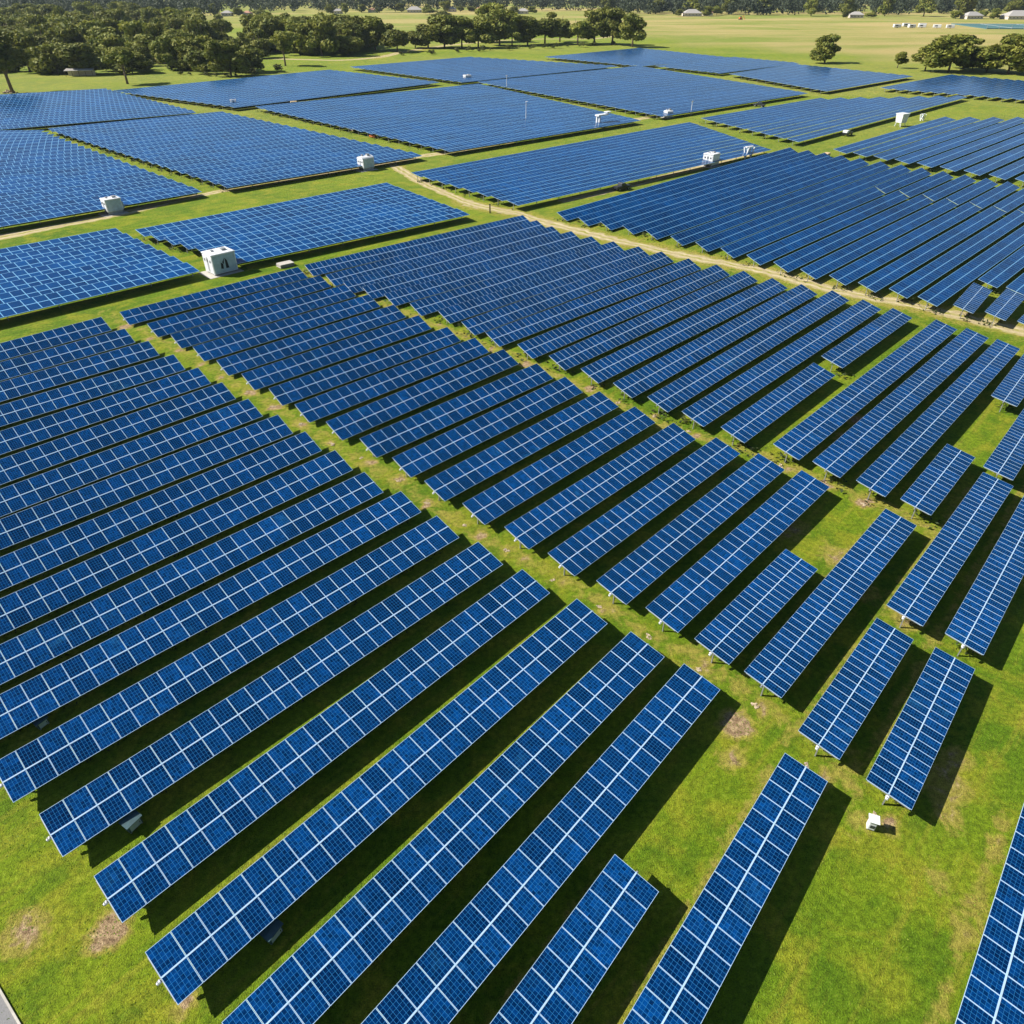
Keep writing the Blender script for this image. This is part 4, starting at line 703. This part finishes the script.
# dry scrub along block edges and under the front rows
def scrub(spots, name, label, n=70, mat='scrub'):
    pass
def bush_mesh(seed):
    rs = np.random.default_rng(seed); C, N_ = crown_pts(rs, 220, 6, .7); return quads_mesh('bush', C * np.array([1, 1, .8]), N_, .055, M['scrub'], rs)
BUSH = [bush_mesh(90 + k) for k in range(4)]
def bushes(pts, n, jit, smin, smax, where, group):
    L = [Vector((*p, 0)) for p in pts]; tot = sum((b - a).length for a, b in zip(L[:-1], L[1:]))
    for i in range(n):
        s = (i + .5) / n * tot; k = 0
        while s > (L[k + 1] - L[k]).length and k < len(L) - 2: s -= (L[k + 1] - L[k]).length; k += 1
        p = L[k].lerp(L[k + 1], s / (L[k + 1] - L[k]).length) + Vector((rnd.uniform(-jit, jit), rnd.uniform(-jit, jit), 0))
        o = bpy.data.objects.new('bush', BUSH[i % 4]); COL.objects.link(o); z = rnd.uniform(smin, smax); o.location = (*p.xy, -.05); o.scale = (z * 1.3, z * 1.2, z * .75); o.rotation_euler.z = rnd.uniform(0, 6)
        tag(o, 'low scrubby bush, %s %s' % ('first' if i == 0 else ORD[i], where), 'bush', group)
bushes([(11.5, 183.5), (88, 122)], 22, 1.0, 1.0, 2.2, 'from the far end along the rows beyond the dirt track', 'bushes beyond the dirt track')
bushes([(-31, 139), (-2, 109), (24, 80)], 16, .7, .6, 1.2, 'from the far end along the upper grass aisle', 'bushes on the upper aisle')
bushes([(-85.5, 164), (-70.5, 147)], 7, .7, 1.0, 1.9, 'from the back in the gap left of the largest container', 'bushes beside the container')
bushes([(44.3, 79.6), (43.6, 78.6)], 2, .3, 1.4, 2.0, 'in the dry weedy gap of the split row', 'bushes in the weedy gap')
bushes([(-208, 512), (-172, 500), (-150, 507)], 12, 4, 2.5, 5, 'from the left under the big round dark tree', 'bushes at the corner of the panels')
bushes([(-335, 540), (-260, 530), (-205, 545), (-150, 520)], 25, 7, 7, 13, 'from the left along the front of the wood', 'bushes in front of the wood')
bushes([(-90, 650), (95, 765)], 22, 9, 4, 9, 'from the left beneath the park trees', 'bushes beneath the park trees')

# ---------------------------------------------------------------- far buildings
def house(x, y, rz, L, Wd, H, roof, label):
    t = tag(empty('house', (x, y, 0), rz), label, 'house')
    m = MB(); m.box((0, 0, H / 2), (L, Wd, H)); m.build('wall', M['wall'], t)
    m = MB(); e = .7; r = Wd * .28; a = (-L / 2 - e, -Wd / 2 - e, H); b = (L / 2 + e, -Wd / 2 - e, H); c = (L / 2 + e, Wd / 2 + e, H); d = (-L / 2 - e, Wd / 2 + e, H); p = (-L / 2 + Wd * .45, 0, H + r); q = (L / 2 - Wd * .45, 0, H + r)
    m.quad(a, b, q, p); m.quad(c, d, p, q); m.poly([b, c, q]); m.poly([d, a, p]); m.quad(d, c, b, a); m.build('roof', M[roof], t)
    for k in range(max(2, int(L / 5))):
        xx = -L / 2 + (k + .5) * L / max(2, int(L / 5)); f = MB(); f.box((xx, -Wd / 2 - .03, H * .52), (2.0, .1, 1.6)); w_ = f.build('window', M['white'], t); g = MB(); g.box((xx, -Wd / 2 - .09, H * .52), (1.7, .04, 1.3)); g.build('pane', M['window'], w_)
    m = MB(); m.box((-L / 2 - .03, 0, 1.1), (.08, 1.2, 2.2)); m.build('door', M['wood'], t)
HS = [(-718, 1445, 14, 'roof_white', 'pale roofed house deep in the left wood, farthest left'), (-690, 1500, 16, 'roof_white', 'pale roofed house half hidden in the wood, second from far left'),
 (-461, 1405, 16, 'roof_white', 'white roofed house at the back of the small left paddock'), (-430, 1412, 13, 'roof_brown', 'brown roofed house right beside the white one behind the small paddock'),
 (-395, 820, 0, '', ''), (-455, 1010, 20, 'roof_brown', 'brown roofed house in the gap between wood and small paddock'), (-300, 1500, 15, 'roof_white', 'white house on the left behind the middle paddock'), (-250, 1560, 14, 'roof_brown', 'brown roofed house behind the middle paddock, left of its centre'),
 (-175, 1560, 26, 'roof_white', 'long white roofed house at the centre behind the middle paddock'), (-110, 1600, 14, 'roof_white', 'white house right of centre behind the middle paddock'), (-60, 1610, 13, 'roof_brown', 'small brown roofed house near the right end of the middle paddock'),
 (19, 1500, 18, 'roof_white', 'white roofed house above the tree clump, set apart on grass'), (290, 1400, 28, 'roof_white', 'broad pale house at the far edge of the dry paddock, centre'), (322, 1428, 14, 'roof_brown', 'small brown house right of the broad pale one'),
 (530, 1335, 20, 'roof_white', 'low white house under tall trees at the paddock edge'), (690, 1300, 26, 'roof_white', 'white roofed house left of the long clubhouse'), (752, 1290, 38, 'roof_white', 'long pale clubhouse with wide roof behind the teal court'), (800, 1270, 28, 'roof_white', 'second pale clubhouse right of the long one'),
 (845, 1240, 34, 'roof_brown', 'brown roofed building at the right edge behind the court')]
for x, y, L, rf, lab in HS:
    if L: house(x, y, R(rnd.uniform(-12, 12)), L, L * .55 + 3, 4.2, rf, lab)
for i, (x, y, L, lab) in enumerate(((-318, 592, 40, 'long open shed with pale roof under the trees at the left edge'), (-236, 585, 28, 'long low shed with a brown roof in the shade of the wood'), (-262, 505, 16, 'low pale timber shelter on the grass before the wood'))):
    t = tag(empty('open_shed', (x, y, 0), R(12)), lab, 'shed')
    m = MB(); m.box((0, 0, 3.4), (L, 7, .25), rx=R(6)); m.build('roof', M['roof_brown' if i == 1 else 'roof_white'], t); m = MB(); m.box((0, 3, 1.55), (L - .6, .15, 3.1)); m.build('wall', M['wall'], t)
    for k in range(5): m = MB(); m.tube((-L / 2 + .5 + k * (L - 1) / 4, -3, 0), (-L / 2 + .5 + k * (L - 1) / 4, -3, 3.1), .12); m.build('post', M['wood'], t)
# teal sports court with fence posts, and parked white caravans
t = tag(empty('sports_court', (628, 1075, 0), R(-8)), 'large teal sports court with low fence at the right edge', 'court')
m = MB(); m.box((0, 0, .4), (110, 120, .8)); m.build('surface', M['court'], t); m = MB()
for s in (-1, 1): m.box((s * 22, 0, .83), (1.2, 100, .05)); m.box((0, s * 40, .83), (44, 1.2, .05))
m.build('marking', M['white'], t); 
for k in range(9): m = MB(); m.tube((-55 + k * 13.7, -61, 0), (-55 + k * 13.7, -61, 4), .2, n=6); m.build('fence_post', M['steel'], t)
for k, (x, y) in enumerate(((470, 1050), (486, 1046), (500, 1049), (515, 1042), (529, 1038), (492, 1075), (511, 1072))):
    t = tag(empty('caravan', (x, y, 0), R(rnd.uniform(-25, 25))), 'white caravan, %s of the parked group beside the teal court' % (['leftmost', 'second', 'third', 'fourth', 'rightmost'][k] + ' in the front row' if k < 5 else ['left one', 'right one'][k - 5] + ' in the back row'), 'caravan', 'caravans by the court')
    m = MB(); m.box((0, 0, 2.1), (9, 3.4, 3.2)); bevel(m.build('body', M['white'], t), .35, 3); m = MB(); m.box((-1, -1.74, 2.5), (3, .1, 1.1)); m.build('window', M['window'], t)
    for s in (-1, 1): m = MB(); m.tube((0, s * 1.2, .5), (0, s * 1.7, .5), .5, n=12); m.build('wheel', M['dark'], t)
# garden trees round the far houses
for x, y, L, rf, lab in HS:
    if L:
        for s in (-1, 1): tree(x + s * (L * .5 + 9) + rnd.uniform(-4, 4), y - rnd.uniform(-6, 12), rnd.uniform(9, 17), rnd.uniform(12, 20), 'garden tree standing next to the ' + ' '.join(lab.split()[:7]) + (', left of it' if s < 0 else ', right of it'), 'garden trees by the far houses', .08)
# ride-on digger on the paddock
t = tag(empty('excavator', (337, 1275, 0), R(20)), 'tiny orange excavator on a pale scraped patch of the paddock', 'excavator')
for s in (-1, 1): m = MB(); m.box((0, s * 1.3, .6), (5, .8, 1.2)); m.build('track', M['dark'], t)
m = MB(); m.box((-.5, 0, 2.0), (3.8, 2.8, 1.4)); m.build('body', M['orange'], t); m = MB(); m.box((.6, .7, 3.3), (1.6, 1.2, 1.7)); m.build('cab', M['window'], t)
m = MB(); m.tube((1.2, -.4, 2.3), (4.6, -.4, 5.0), .3, n=6); m.tube((4.6, -.4, 5.0), (6.2, -.4, 1.4), .24, n=6); m.box((6.2, -.4, 1.0), (1, 1.2, .9)); m.build('boom', M['orange'], t)

# dark leaf cards added under the near rows in place of shade
rs = np.random.default_rng(21); CC = []
for b, rows in ROWS.items():
    if b[0] in 'F' and b != 'Fr' or b in ('Qb',): continue
    for q in rows:
        A = np.array(q[:2]); D = np.array(q[2:4]) - A; L = np.hypot(*D); D /= L; Nn_ = np.array((-D[1], D[0])); dens = 6 if A[1] < 90 else 3
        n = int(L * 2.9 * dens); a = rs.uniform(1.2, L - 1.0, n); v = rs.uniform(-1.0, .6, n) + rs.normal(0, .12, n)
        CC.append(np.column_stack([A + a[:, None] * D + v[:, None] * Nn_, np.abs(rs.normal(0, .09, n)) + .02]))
SZ = [np.full(len(c), .12) for c in CC]
for b, rows in ROWS.items():                                       # far blocks: weeds round the row ends
    if not (b[0] in 'FQN') or b == 'Fr': continue
    for i, q in enumerate(rows):
        A = np.array(q[:2]); D = np.array(q[2:4]) - A; L = np.hypot(*D); D /= L; Nn_ = np.array((-D[1], D[0]))
        n = int(rs.uniform(5, 40) if b[0] == 'F' else rs.uniform(10, 30)); a = rs.uniform(-.6, 2.0, n); v = rs.normal(rs.uniform(-2, 2), .8, n)
        CC.append(np.column_stack([A + a[:, None] * D + v[:, None] * Nn_, np.abs(rs.normal(0, .32, n)) + .05])); SZ.append(np.full(n, .24))
SZ = np.concatenate(SZ)
C = np.concatenate(CC); N_ = rs.normal(size=C.shape) * .5 + np.array([0, 0, 1.]); N_ /= np.linalg.norm(N_, axis=1, keepdims=True)
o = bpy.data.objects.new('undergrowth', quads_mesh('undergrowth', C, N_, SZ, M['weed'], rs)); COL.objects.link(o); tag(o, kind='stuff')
# tufts of longer grass on the open ground
n = 60000; X = rs.uniform(-36, 44, n); Y = rs.uniform(12, 72, n); k = np.sin(X * .9 + 2 * np.sin(Y * .5)) + np.sin(Y * 1.3 + X * .4) + rs.normal(0, .9, n) > .2
C = np.column_stack([X[k], Y[k], np.full(k.sum(), .015)]); N_ = rs.normal(size=C.shape); N_[:, 2] = np.abs(N_[:, 2]) * .8 + 1.1; N_ /= np.linalg.norm(N_, axis=1, keepdims=True)
o = bpy.data.objects.new('grass_tufts', quads_mesh('grass_tufts', C, N_, .06, M['grass'], rs)); COL.objects.link(o); tag(o, kind='stuff')

# the air between here and the far wood
hz = NT('haze_air'); hz.t.nodes.remove(hz.b); pv = hz.n('ShaderNodeVolumePrincipled'); pv.inputs['Color'].default_value = (.66, .80, 1, 1); pv.inputs['Density'].default_value = 0.00003; pv.inputs['Anisotropy'].default_value = .2
hz.l(pv.outputs[0], hz.t.nodes['Material Output'].inputs['Volume'])
m = MB(); m.box((0, 3100, 40), (8700, 7100, 90)); o = m.build('haze', hz.m); tag(o, kind='stuff')
